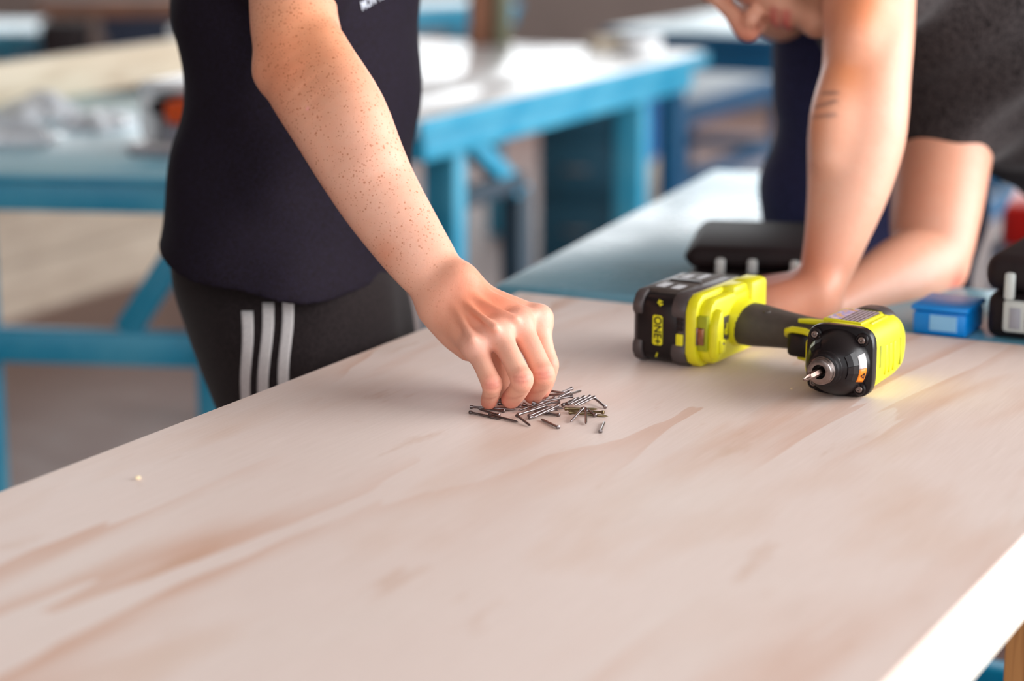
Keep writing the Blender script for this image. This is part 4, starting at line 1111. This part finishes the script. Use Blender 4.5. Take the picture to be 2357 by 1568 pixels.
t3.add(Chain([c3 + V(0, 0, 1.0), c3 + V(0, 0, 1.15), c3 + V(0, 0, 1.33), sh3], [0.165, 0.17, 0.18, 0.12], f3, [0.72, 0.72, 0.7, 0.7]), 0)
for sg in (-1, 1):
    s_ = sh3 + l3 * 0.18 * sg; t3.add(Chain([s_ - l3 * 0.05 * sg, s_, s_ + V(0, 0, -0.14) + l3 * 0.01 * sg], [0.07, 0.07, 0.066]), 0.04)
soft_object('t_shirt', t3, 0.007, M_JEANS, person_c)
hair(person_c, L_C, f3, V(0, 0, 1), plain('dark_hair', srgb(52, 40, 34), 0.5, 0.4, 160, bump=0.8))
# ------------------------------------------------------------------ cordless impact driver lying on its side
M_YEL = plain('lime_yellow_plastic', srgb(222, 214, 22), 0.42, 0.05, 90, bump=0.06)
M_GRIP = plain('dark_rubber_grip', srgb(66, 57, 52), 0.6, 0.12, 120, bump=0.2)
M_GUN = plain('gunmetal_plastic', srgb(70, 62, 62), 0.42, 0.1, 80)
M_INK = plain('glossy_black_plastic', srgb(24, 18, 20), 0.3, 0.2, 60, spec=0.3)
M_CHROME = plain('worn_chrome', srgb(140, 128, 124), 0.26, 0.15, 200, metal=1.0)
M_BIT = plain('dark_bit_steel', srgb(122, 100, 92), 0.36, 0.2, 200, metal=1.0)
M_COPPER = plain('tarnished_clip_steel', srgb(150, 110, 84), 0.3, 0.2, 200, metal=1.0)
M_SILVERPR = plain('silver_print', srgb(160, 158, 162), 0.4, 0.05, 100)
M_SLOT = plain('painted_slot_shade', srgb(150, 154, 0), 0.6, 0.1, 60)  # yellow plastic darkened to olive: shade of the slots put into the colour
M_WHITEST = plain('white_sticker', srgb(228, 222, 222), 0.45, 0.04, 120)
M_ORST = plain('orange_sticker', srgb(236, 128, 20), 0.45, 0.05, 120)
def sticker_material():
    'printed warning label: dark text lines on white, coloured picture at one end'
    t = NT('warning_label_print')
    s = t.new('SeparateXYZ'); t.link(t.tc.outputs['Object'], s.inputs[0])
    ln = t.math('GREATER_THAN', t.math('SINE', t.math('MULTIPLY', s.outputs['X'], 1500.0)), -0.3)
    words = t.math('GREATER_THAN', t.noise(t.coords((60, 900, 1)), 1.0, 2), 0.40)
    c = t.mix(t.math('MULTIPLY', ln, words), srgb(170, 166, 180), srgb(52, 46, 56))
    pic = t.ramp(t.noise(t.coords((90, 90, 1)), 1.0, 2), [(0.35, srgb(222, 196, 190)), (0.5, srgb(150, 146, 206)), (0.62, srgb(232, 180, 110)), (0.7, srgb(60, 40, 40))])
    c = t.mix(t.math('LESS_THAN', s.outputs['X'], 0.226), c, pic)
    t.set(c, 0.4)
    return t.m
M_STICK = sticker_material()
an = math.radians(31)
HX, NY = V(math.cos(an), -math.sin(an), 0), V(math.sin(an), math.cos(an), 0)      # handle axis, and the direction away from the bit
DO = G(1570, 850, TZ) - HX * 0.058 + V(0, 0, 0.0006)
MD = frame(DO, HX, NY, DZ)
drv = thing('impact_driver', DO, 'lime yellow and black cordless impact driver lying on its side', 'power tool')
YZX = Matrix(((0, 0, 1, 0), (1, 0, 0, 0), (0, 1, 0, 0), (0, 0, 0, 1)))            # outline given in y, z; pulled along x
def slab(name, outline, x0, x1, mat, parent, bev=0.0015):
    return prism(name, outline, x0, x1, mat, parent, MD @ YZX, bev)
def octo(y0, y1, z0, z1, c):
    return [(y0, z0 + c), (y0 + c * .35, z0 + c * .35), (y0 + c, z0), (y1 - c, z0), (y1 - c * .35, z0 + c * .35), (y1, z0 + c), (y1, z1 - c), (y1 - c * .35, z1 - c * .35), (y1 - c, z1), (y0 + c, z1), (y0 + c * .35, z1 - c * .35), (y0, z1 - c)]
def waisted(d=0.0):
    return [(0.0 + d, 0.012), (0.0 + d, 0.020), (0.004 + d, 0.025), (0.004 + d, 0.050), (0.0 + d, 0.055), (0.0 + d, 0.062), (0.006 + d, 0.071), (0.014 + d, 0.075), (0.110, 0.075), (0.122, 0.070), (0.128, 0.060), (0.128, 0.014), (0.121, 0.004), (0.112, 0.0), (0.014 + d, 0.0), (0.005 + d, 0.004)]
# battery
bat = slab('battery', octo(0.003, 0.126, 0.002, 0.0715, 0.012), 0.004, 0.050, M_INK, drv)
slab('battery_rail', waisted(), 0.0, 0.011, M_GUN, bat, 0.002)
slab('battery_band', waisted(0.0005), 0.044, 0.0605, M_GUN, bat, 0.0015)
box('battery_cover', (0.008, 0.018, 0.066), (0.047, 0.118, 0.0758), M_GRIP, bat, MD, 0.002)
box('cover_recess_rib', (0.010, 0.064, 0.0755), (0.045, 0.070, 0.0772), M_INK, bat, MD, 0.0006)
for x0, x1, y0, y1 in ((0.012, 0.022, 0.028, 0.05), (0.030, 0.040, 0.026, 0.046), (0.014, 0.022, 0.08, 0.10), (0.03, 0.036, 0.084, 0.11)):
    box('rating_print', (x0, y0, 0.0757), (x1, y1, 0.0761), M_SILVERPR, bat, MD)
# front of the battery: logo plate and charge gauge
pl_ = prism('logo_plate', [(0.0225, 0.022), (0.024, 0.0205), (0.032, 0.0205), (0.0335, 0.022), (0.0335, 0.050), (0.032, 0.0515), (0.024, 0.0515), (0.0225, 0.050)], 0.0, 0.0012, M_YEL, bat,
            MD @ frame(V(0, 0.0032, 0), V(1, 0, 0), V(0, 0, 1), V(0, -1, 0)), 0.0003)
FRONT = lambda x, z, y=0.0019: MD @ frame(V(x, y, z), V(0, 0, -1), V(1, 0, 0), V(0, -1, 0))
text_mesh('logo_lettering', 'ONE+', 0.0118, M_INK, pl_, FRONT(0.0282, 0.036), 0.0003, 0.00022, 0.92)
text_mesh('capacity_mark', '4Ah', 0.0075, M_YEL, bat, MD @ frame(V(0.030, 0.0043, 0.0625), unit(V(0.25, 0, -1)), unit(V(1, 0, 0.25)), V(0, -1, 0)) @ Matrix.Rotation(0, 4, 'X'), 0.0004, 0.0002, 0.8)
text_mesh('bolt_mark', '/', 0.0085, M_YEL, bat, MD @ frame(V(0.027, 0.0043, 0.0105), V(1, 0, 0), V(0, 0, 1), V(0, -1, 0)), 0.0004, 0.0003)
for k in range(4): box('charge_window', (0.0490, 0.0027, 0.0375 + k * 0.0052), (0.0562, 0.0046, 0.0414 + k * 0.0052), M_INK, bat, MD, 0.0004)
box('charge_button', (0.0485, 0.0026, 0.0215), (0.0568, 0.0050, 0.0345), M_YEL, bat, MD, 0.001)
# yellow foot of the handle
foot = slab('handle_foot', octo(0.0, 0.133, 0.0, 0.0755, 0.016), 0.060, 0.073, M_YEL, drv, 0.003)
slab('foot_block', octo(0.006, 0.128, 0.004, 0.071, 0.014), 0.072, 0.086, M_YEL, foot, 0.004)
box('rear_hump', (0.064, 0.094, 0.030), (0.092, 0.131, 0.0775), M_YEL, foot, MD, 0.006)
box('top_ridge', (0.068, 0.062, 0.064), (0.086, 0.094, 0.0765), M_YEL, foot, MD, 0.004)
slab('bit_holder', [(0.004, 0.020), (0.005, 0.046), (0.012, 0.060), (0.017, 0.062), (0.021, 0.054), (0.022, 0.024), (0.016, 0.012), (0.008, 0.012)], 0.083, 0.0950, M_YEL, foot, 0.004)
box('holder_slot', (0.0735, 0.0015, 0.020), (0.0842, 0.0075, 0.056), M_SLOT, foot, MD, 0.001)
box('bit_clip', (0.0735, 0.0000, 0.026), (0.0815, 0.0040, 0.044), M_COPPER, foot, MD, 0.0012)
box('clip_edge', (0.0730, -0.0008, 0.0258), (0.0746, 0.0010, 0.0442), M_CHROME, foot, MD, 0.0003)
box('hook_boss', (0.0940, 0.008, 0.018), (0.0975, 0.019, 0.032), M_YEL, foot, MD, 0.0015)
lathe('rivet', [(0.0, 0.0), (0.0016, 0.0), (0.0014, 0.0008), (0.0, 0.001)], M_CHROME, foot, MD @ frame(V(0.0974, 0.013, 0.028), V(0, 1, 0), V(0, 0, 1), V(1, 0, 0)), 10)
bdg = box('badge', (0.0856, 0.0320, 0.025), (0.0866, 0.0490, 0.050), M_GUN, foot, MD, 0.0003)
text_mesh('badge_letter', 'R', 0.016, M_YEL, bdg, MD @ frame(V(0.0868, 0.0405, 0.0375), V(0, -1, 0), V(0, 0, -1), V(1, 0, 0)), 0.0003, 0.0006)
# grip
def ring_yz(x, yc, zc, ry, rz, n=28, p=2.5):
    out = []
    for t_ in np.linspace(0, 2 * math.pi, n, endpoint=False):
        c_, s_ = math.cos(t_), math.sin(t_)
        out.append((x, yc + ry * math.copysign(abs(c_) ** (2 / p), c_), zc + rz * math.copysign(abs(s_) ** (2 / p), s_)))
    return out
loft('handle_collar', [ring_yz(x, 0.076, 0.038, ry, rz) for x, ry, rz in ((0.082, 0.0295, 0.026), (0.088, 0.0285, 0.024), (0.096, 0.0280, 0.0222), (0.099, 0.0270, 0.0210))], M_YEL, drv, MD, deg=50)
prof = catmull([(0.088, 0.075, 0.037, 0.0265, 0.0212), (0.105, 0.0735, 0.037, 0.0270, 0.0215), (0.125, 0.072, 0.0365, 0.0245, 0.0195), (0.145, 0.070, 0.036, 0.0225, 0.0178), (0.168, 0.066, 0.0355, 0.0225, 0.0168), (0.188, 0.062, 0.0352, 0.0260, 0.0165), (0.210, 0.056, 0.0350, 0.0330, 0.0175)], 4)
grip = loft('grip', [ring_yz(*r_) for r_ in prof], M_GRIP, drv, MD, deg=60)
lathe('grip_dimple', [(0.0045, 0.0), (0.004, 0.0012), (0.0022, 0.0016), (0.0, 0.0008)], M_GRIP, grip, MD @ frame(V(0.122, 0.062, 0.0545), V(1, 0, 0), V(0, 1, 0), unit(V(0.05, -0.25, 1))), 14)
prism('accent_stripe', [(0.162, 0.050), (0.172, 0.0565), (0.207, 0.0600), (0.204, 0.0540), (0.170, 0.0500)], 0.0500, 0.0545, M_YEL, drv, MD, 0.0006)
# trigger with its yellow surround
prism('trigger', [(0.158, 0.042), (0.159, 0.032), (0.164, 0.028), (0.186, 0.027), (0.190, 0.030), (0.190, 0.046), (0.160, 0.050)], 0.0195, 0.0440, M_INK, drv, MD, 0.004, 3)
tube('trigger_surround', [V(0.155, 0.040, 0.0390), V(0.157, 0.035, 0.0440), V(0.164, 0.032, 0.0468), V(0.178, 0.030, 0.0468), V(0.190, 0.028, 0.0440)], 0.0034, M_YEL, drv, 10, MD)
tube('trigger_surround', [V(0.170, 0.0355, 0.0190), V(0.182, 0.034, 0.0180), V(0.196, 0.030, 0.0180)], 0.0030, M_YEL, drv, 10, MD)
prism('nose_bracket', [(0.187, 0.048), (0.185, 0.026), (0.188, 0.010), (0.194, -0.003), (0.205, -0.009), (0.212, -0.009), (0.212, 0.05)], 0.012, 0.0455, M_YEL, drv, MD, 0.005, 3)
# motor housing: rounded body spun out along y
XC, ZC = 0.2365, 0.0345
def ring_xz(y, rx, rz, n=40, p=3.2, xc=XC, zc=ZC):
    out = []
    for t_ in np.linspace(0, 2 * math.pi, n, endpoint=False):
        c_, s_ = math.cos(t_), math.sin(t_)
        out.append((xc + rx * math.copysign(abs(c_) ** (2 / p), c_), y, zc + rz * math.copysign(abs(s_) ** (2 / p), s_)))
    return out
hous = loft('motor_housing', [ring_xz(y, rx, rz, 40, p_) for y, rx, rz, p_ in ((-0.010, .0322, .0335, 3.6), (0.002, .0322, .0335, 3.6), (0.030, .0318, .0332, 3.2), (0.060, .0312, .0328, 3.0), (0.074, .0300, .0318, 2.8), (0.083, .0270, .0292, 2.6), (0.086, .0235, .026, 2.5))], M_YEL, drv, MD, deg=45)
loft('rear_cap', [ring_xz(y, rx, rz, 40, 2.7) for y, rx, rz in ((0.060, .0262, .0335), (0.064, .0268, .0345), (0.080, .0262, .0335), (0.090, .0226, .029), (0.093, .016, .021))], M_GUN, drv, MD @ Matrix.Translation((-0.003, 0, 0.0025)), deg=40)
# raised panel with the warning label on top
prism('label_panel', [(0.2085, 0.003), (0.2500, -0.002), (0.2520, 0.050), (0.2480, 0.058), (0.2180, 0.060), (0.2085, 0.056)], 0.0660, 0.0692, M_YEL, drv, MD, 0.0010)
prism('warning_label', [(0.2110, 0.006), (0.2470, 0.002), (0.2490, 0.048), (0.2450, 0.055), (0.2200, 0.057), (0.2110, 0.053)], 0.0691, 0.0695, M_STICK, drv, MD)
box('side_rib', (0.2520, 0.012, 0.0640), (0.2560, 0.054, 0.0676), M_YEL, drv, MD, 0.0015)
for k in range(3): box('vent_slot', (0.2612, 0.020 + k * 0.009, 0.0560), (0.2632, 0.026 + k * 0.009, 0.0585), M_SLOT, drv, MD, 0.0004)
box('vent_slot', (0.2667, 0.002, 0.026), (0.2692, 0.006, 0.048), M_SLOT, drv, MD, 0.0008)
box('vent_slot', (0.2650, 0.058, 0.018), (0.2682, 0.0605, 0.046), M_SLOT, drv, MD, 0.0006)
for k in range(3): box('side_ribs', (0.2655, 0.018 + k * 0.011, 0.016), (0.2690, 0.024 + k * 0.011, 0.046), M_YEL, drv, MD, 0.0012)
# black gearbox front
XZm = frame(V(0, 0, 0), V(1, 0, 0), V(0, 0, 1), V(0, -1, 0))                      # outline in x, z; pulled towards the bit
gear = prism('gearbox_flange', [(XC + q_[0] - XC, q_[2]) for q_ in ring_xz(0, .0345, .0345, 40, 4.5)], 0.010, 0.0215, M_INK, drv, MD @ XZm, 0.0018)
NM = MD @ frame(V(XC - 0.001, 0, ZC - 0.0015), V(1, 0, 0), V(0, 0, 1), V(0, -1, 0))
cone_prof = [(0.0335, 0.0205), (0.0318, 0.0235), (0.0312, 0.0260), (0.0285, 0.0340), (0.0245, 0.0420), (0.0190, 0.0480), (0.0172, 0.0492), (0.0168, 0.0525), (0.0150, 0.0538), (0.0148, 0.0570), (0.0, 0.0575)]
lathe('nose_cone', cone_prof, M_INK, gear, NM, 40, 25)
for a0, a1 in ((-0.45, 0.12), (0.14, 0.62), (2.0, 2.5)):                            # flat facets standing proud of the cone
    vs_ = []
    for (r_, y_) in ((0.0268, 0.0372), (0.0240, 0.0425), (0.0200, 0.0470)):
        for a_ in (a0, (a0 + a1) / 2, a1): vs_.append(((r_ + 0.0014) * math.cos(a_), (r_ + 0.0014) * math.sin(a_), y_ + 0.0004))
    for (r_, y_) in ((0.0264, 0.0372), (0.0235, 0.0425), (0.0192, 0.0470)):
        for a_ in (a0, (a0 + a1) / 2, a1): vs_.append((r_ * 0.93 * math.cos(a_), r_ * 0.93 * math.sin(a_), y_ - 0.001))
    fs_ = [(0, 1, 4, 3), (1, 2, 5, 4), (3, 4, 7, 6), (4, 5, 8, 7), (9, 12, 13, 10), (10, 13, 14, 11), (12, 15, 16, 13), (13, 16, 17, 14), (0, 9, 10, 1), (1, 10, 11, 2), (6, 7, 16, 15), (7, 8, 17, 16), (0, 3, 12, 9), (3, 6, 15, 12), (2, 11, 14, 5), (5, 14, 17, 8)]
    mk('cone_facet', vs_, fs_, M_INK, gear, NM)
def cone_patch(name, a0, a1, t0, t1, mat):
    vs_, fs_ = [], []
    for i in range(4):
        y_ = t0 + (t1 - t0) * i / 3; r_ = np.interp(y_, [0.0260, 0.0340, 0.0420], [0.0312, 0.0285, 0.0245]) + 0.0006
        for j in range(7):
            a_ = a0 + (a1 - a0) * j / 6; vs_.append((r_ * math.cos(a_), r_ * math.sin(a_), y_))
    for i in range(3):
        for j in range(6): q_ = i * 7 + j; fs_.append((q_, q_ + 1, q_ + 8, q_ + 7))
    o = mk(name, vs_, fs_, mat, gear, NM, True); md = o.modifiers.new('t', 'SOLIDIFY'); md.thickness = 0.0003
    return o
cone_patch('white_warning_sticker', -0.02, 0.44, 0.0266, 0.0362, M_WHITEST)
os_ = cone_patch('orange_warning_sticker', -0.50, -0.03, 0.0266, 0.0362, M_ORST)
RM = lambda a_, y_, r_: NM @ frame(V(r_ * math.cos(a_), r_ * math.sin(a_), y_), V(-math.sin(a_), math.cos(a_), 0), unit(V(-0.33 * math.cos(a_), -0.33 * math.sin(a_), 0.94)), unit(V(0.94 * math.cos(a_), 0.94 * math.sin(a_), 0.33)))
mk('warning_triangle', [(-0.0032, -0.0024, 0.0), (0.0032, -0.0024, 0.0), (0, 0.003, 0), (-0.0032, -0.0024, 0.0004), (0.0032, -0.0024, 0.0004), (0, 0.003, 0.0004)], [(0, 2, 1), (3, 4, 5), (0, 1, 4, 3), (1, 2, 5, 4), (2, 0, 3, 5)], M_INK, os_, RM(-0.26, 0.0312, 0.0305))
text_mesh('warning_mark', '!', 0.0042, M_ORST, os_, RM(-0.26, 0.0311, 0.0310), 0.0001, 0.0001)
for px_, pz_ in ((0.0235, 0.0235), (-0.0245, 0.0240), (0.0225, -0.0245), (-0.0245, -0.0240)):
    sm = MD @ frame(V(XC + px_, -0.0205, ZC + pz_), V(1, 0, 0), V(0, 0, 1), V(0, -1, 0))
    bs_ = lathe('screw_boss', [(0.0068, -0.004), (0.0066, 0.0035), (0.0056, 0.0048), (0.0042, 0.0048), (0.0042, 0.003), (0.0, 0.003)], M_INK, gear, sm, 20)
    lathe('torx_screw', [(0.0038, 0.0028), (0.0037, 0.0050), (0.0030, 0.0058), (0.0017, 0.0058), (0.0015, 0.0042), (0.0, 0.0040)], M_CHROME, bs_, sm, 18)
# chuck collar and screwdriver bit
lathe('chuck_collar', [(0.0088, 0.056), (0.0128, 0.056), (0.0134, 0.0575), (0.0134, 0.0605), (0.0126, 0.0612), (0.0126, 0.0622), (0.0130, 0.0628), (0.0130, 0.0655), (0.0120, 0.0664), (0.0118, 0.0676), (0.0092, 0.0682), (0.0070, 0.0682), (0.0066, 0.0660), (0.0062, 0.058)], M_CHROME, drv, NM, 36, 25)
lathe('chuck_ring', [(0.0134, 0.0552), (0.0152, 0.0552), (0.0152, 0.0582), (0.0135, 0.0590)], M_INK, drv, NM, 36, 25)
lathe('bit_shank', [(0.0037, 0.050), (0.0037, 0.0900), (0.0031, 0.0915), (0.0, 0.0915)], M_BIT, drv, NM, 6, 20)
cr_ = []
for z_, ro, ri in ((0.0900, 0.0031, 0.0029), (0.0935, 0.0030, 0.0022), (0.0985, 0.0026, 0.0014), (0.1025, 0.0014, 0.0007), (0.1035, 0.0008, 0.0005)):
    cr_.append([((ro if k % 4 in (0, 1) else ri) * math.cos(2 * math.pi * (k + (0.18 if k % 4 == 0 else -0.18 if k % 4 == 1 else 0) * 1.0 - 0.5) / 16), (ro if k % 4 in (0, 1) else ri) * math.sin(2 * math.pi * (k + (0.18 if k % 4 == 0 else -0.18 if k % 4 == 1 else 0) - 0.5) / 16), z_) for k in range(16)])
loft('cross_tip', cr_, M_BIT, drv, NM, deg=25)
# ------------------------------------------------------------------ nails
M_NAIL = plain('bright_nail_steel', srgb(136, 126, 126), 0.3, 0.2, 300, metal=1.0)
M_NAILB = plain('brassy_nail_steel', srgb(140, 122, 92), 0.34, 0.2, 300, metal=1.0)
def nail(head, tip, mat, label, group=None):
    d = tip - head; L = np.linalg.norm(d); d = d / L
    x = unit(np.cross(d, V(0.1, 0.2, 1))); y = np.cross(d, x)
    r = 0.00118
    pr = [(0.0, 0.0), (0.0013, 0.0), (0.0019, 0.0004), (0.0019, 0.0022), (0.0013, 0.0032), (r, 0.0040), (r, L - 0.0045), (0.0008, L - 0.0022), (0.0, L)]
    o = lathe('nail', pr, mat, None, frame(head, x, y, d), 12, 40)
    return tag(o, label, 'nail', group)
def crop(c): return (1060 + c[0] / 6.547, 870 + c[1] / 6.547)
NL = [  # head, tip (in a 6.5x enlargement), heights above the bench, label
 ((140, 435), (838, 478), 2.2, 2.2, 'nail whose head sticks out past the little finger tip'), ((670, 500), (300, 452), 1.6, 1.6, 'nail with its head between the two fingertips'), ((592, 568), (255, 462), 1.4, 4.0, 'nail crossing over the two leftmost nails'),
 ((135, 515), (610, 622), 1.5, 1.3, 'leftmost nail, lying apart with its head to the left'), ((430, 550), (876, 668), 1.9, 1.3, 'nail whose tip points out below the leftmost nails'),
 ((848, 566), (1058, 726), 4.5, 1.3, 'nail slanting down from the heap, second from the leftmost nails'), ((862, 556), (1290, 420), 3.6, 7.5, None), ((1340, 365), (960, 515), 9.0, 4.0, None), ((1022, 578), (1410, 420), 3.0, 7.0, None),
 ((1470, 415), (1060, 612), 8.0, 1.6, None), ((1030, 602), (1440, 470), 2.2, 4.5, None), ((1500, 560), (1180, 528), 1.6, 1.4, 'nail with its head nearest below the middle of the heap'), ((1482, 748), (1205, 618), 1.6, 1.3, 'single dark nail lying in front of the heap'),
 ((2108, 812), (2172, 655), 1.6, 1.3, 'single short nail lying farthest forward from the heap'), ((2042, 572), (1840, 425), 1.8, 7.0, 'nail propped on the heap with its head on the plywood'), ((1845, 458), (1652, 668), 7.0, 1.3, 'nail slanting out of the heap to the front'),
 ((1890, 490), (1890, 700), 6.0, 1.3, 'nail pointing straight out of the heap to the front'), ((1632, 520), (2228, 580), 1.6, 1.3, 'brassy nail at the heap edge pointing away from the hand'), ((2168, 520), (1590, 482), 2.6, 2.0, 'brassy nail behind the one pointing away from the hand'),
 ((1565, 465), (2078, 470), 4.0, 3.6, None), ((2188, 442), (1985, 280), 1.8, 5.0, 'nail lying off the heap towards the driver'), ((1955, 278), (1700, 420), 8.0, 5.0, None), ((2025, 290), (1760, 415), 5.5, 3.0, None), ((1870, 285), (1620, 410), 8.5, 5.0, None),
 ((1610, 395), (1790, 288), 6.0, 8.0, None), ((1530, 415), (1770, 298), 5.0, 8.5, None), ((1690, 275), (1200, 360), 9.5, 9.0, None), ((1325, 192), (1640, 240), 7.0, 6.0, None), ((1682, 158), (1500, 230), 5.0, 5.0, 'nail at the back of the heap with its head highest'), ((1580, 268), (1828, 188), 6.0, 4.0, 'nail at the back of the heap with its tip pointing away'),
 ((1640, 215), (1455, 308), 9.0, 8.0, None), ((1660, 238), (1270, 262), 7.0, 4.0, None), ((1300, 330), (1310, 250), 6.5, 1.5, None), ((940, 395), (1240, 500), 6.0, 2.5, None), ((880, 420), (1190, 520), 4.5, 1.6, None), ((1080, 370), (1420, 480), 7.5, 2.5, None),
 ((1360, 450), (1480, 500), 3.5, 1.6, None), ((560, 380), (900, 450), 5.0, 2.5, None), ((600, 330), (760, 480), 6.0, 2.0, None), ((1130, 400), (860, 500), 5.5, 2.5, None), ((1420, 300), (1060, 440), 6.0, 3.0, None), ((1500, 360), (1180, 400), 4.0, 3.0, None), ((1200, 440), (1560, 460), 2.0, 2.0, None)]
for i, (h_, t_, zh, zt, lab) in enumerate(NL):
    nail(G(*crop(h_), TZ + zh * 0.001), G(*crop(t_), TZ + zt * 0.001), M_NAILB if i in (17, 18, 19) else M_NAIL, lab or 'steel nail tangled in the heap under the fingertips', 'nails in the heap under the hand')
# crumbs of wood left on the bench
M_CRUMB = plain('pale_wood_crumb', srgb(250, 226, 186), 0.7, 0.1, 200)
for (cx_, cy_, s_, lab) in ((318, 1104, 0.0026, 'pale wood crumb alone near the bench edge below the pants'), (1822, 897, 0.0012, 'tiny pale crumb in front of the driver bit')):
    bm = bmesh.new(); bmesh.ops.create_icosphere(bm, subdivisions=2, radius=s_)
    for v in bm.verts: v.co = v.co * (0.75 + 0.5 * random.random()); v.co.z *= 0.6
    zmin = min(v.co.z for v in bm.verts)
    tag(from_bm('wood_crumb', bm, M_CRUMB, None, Matrix.Translation(G(cx_, cy_, TZ) - V(0, 0, zmin) + V(0, 0, 0.0002))), lab, 'crumb')
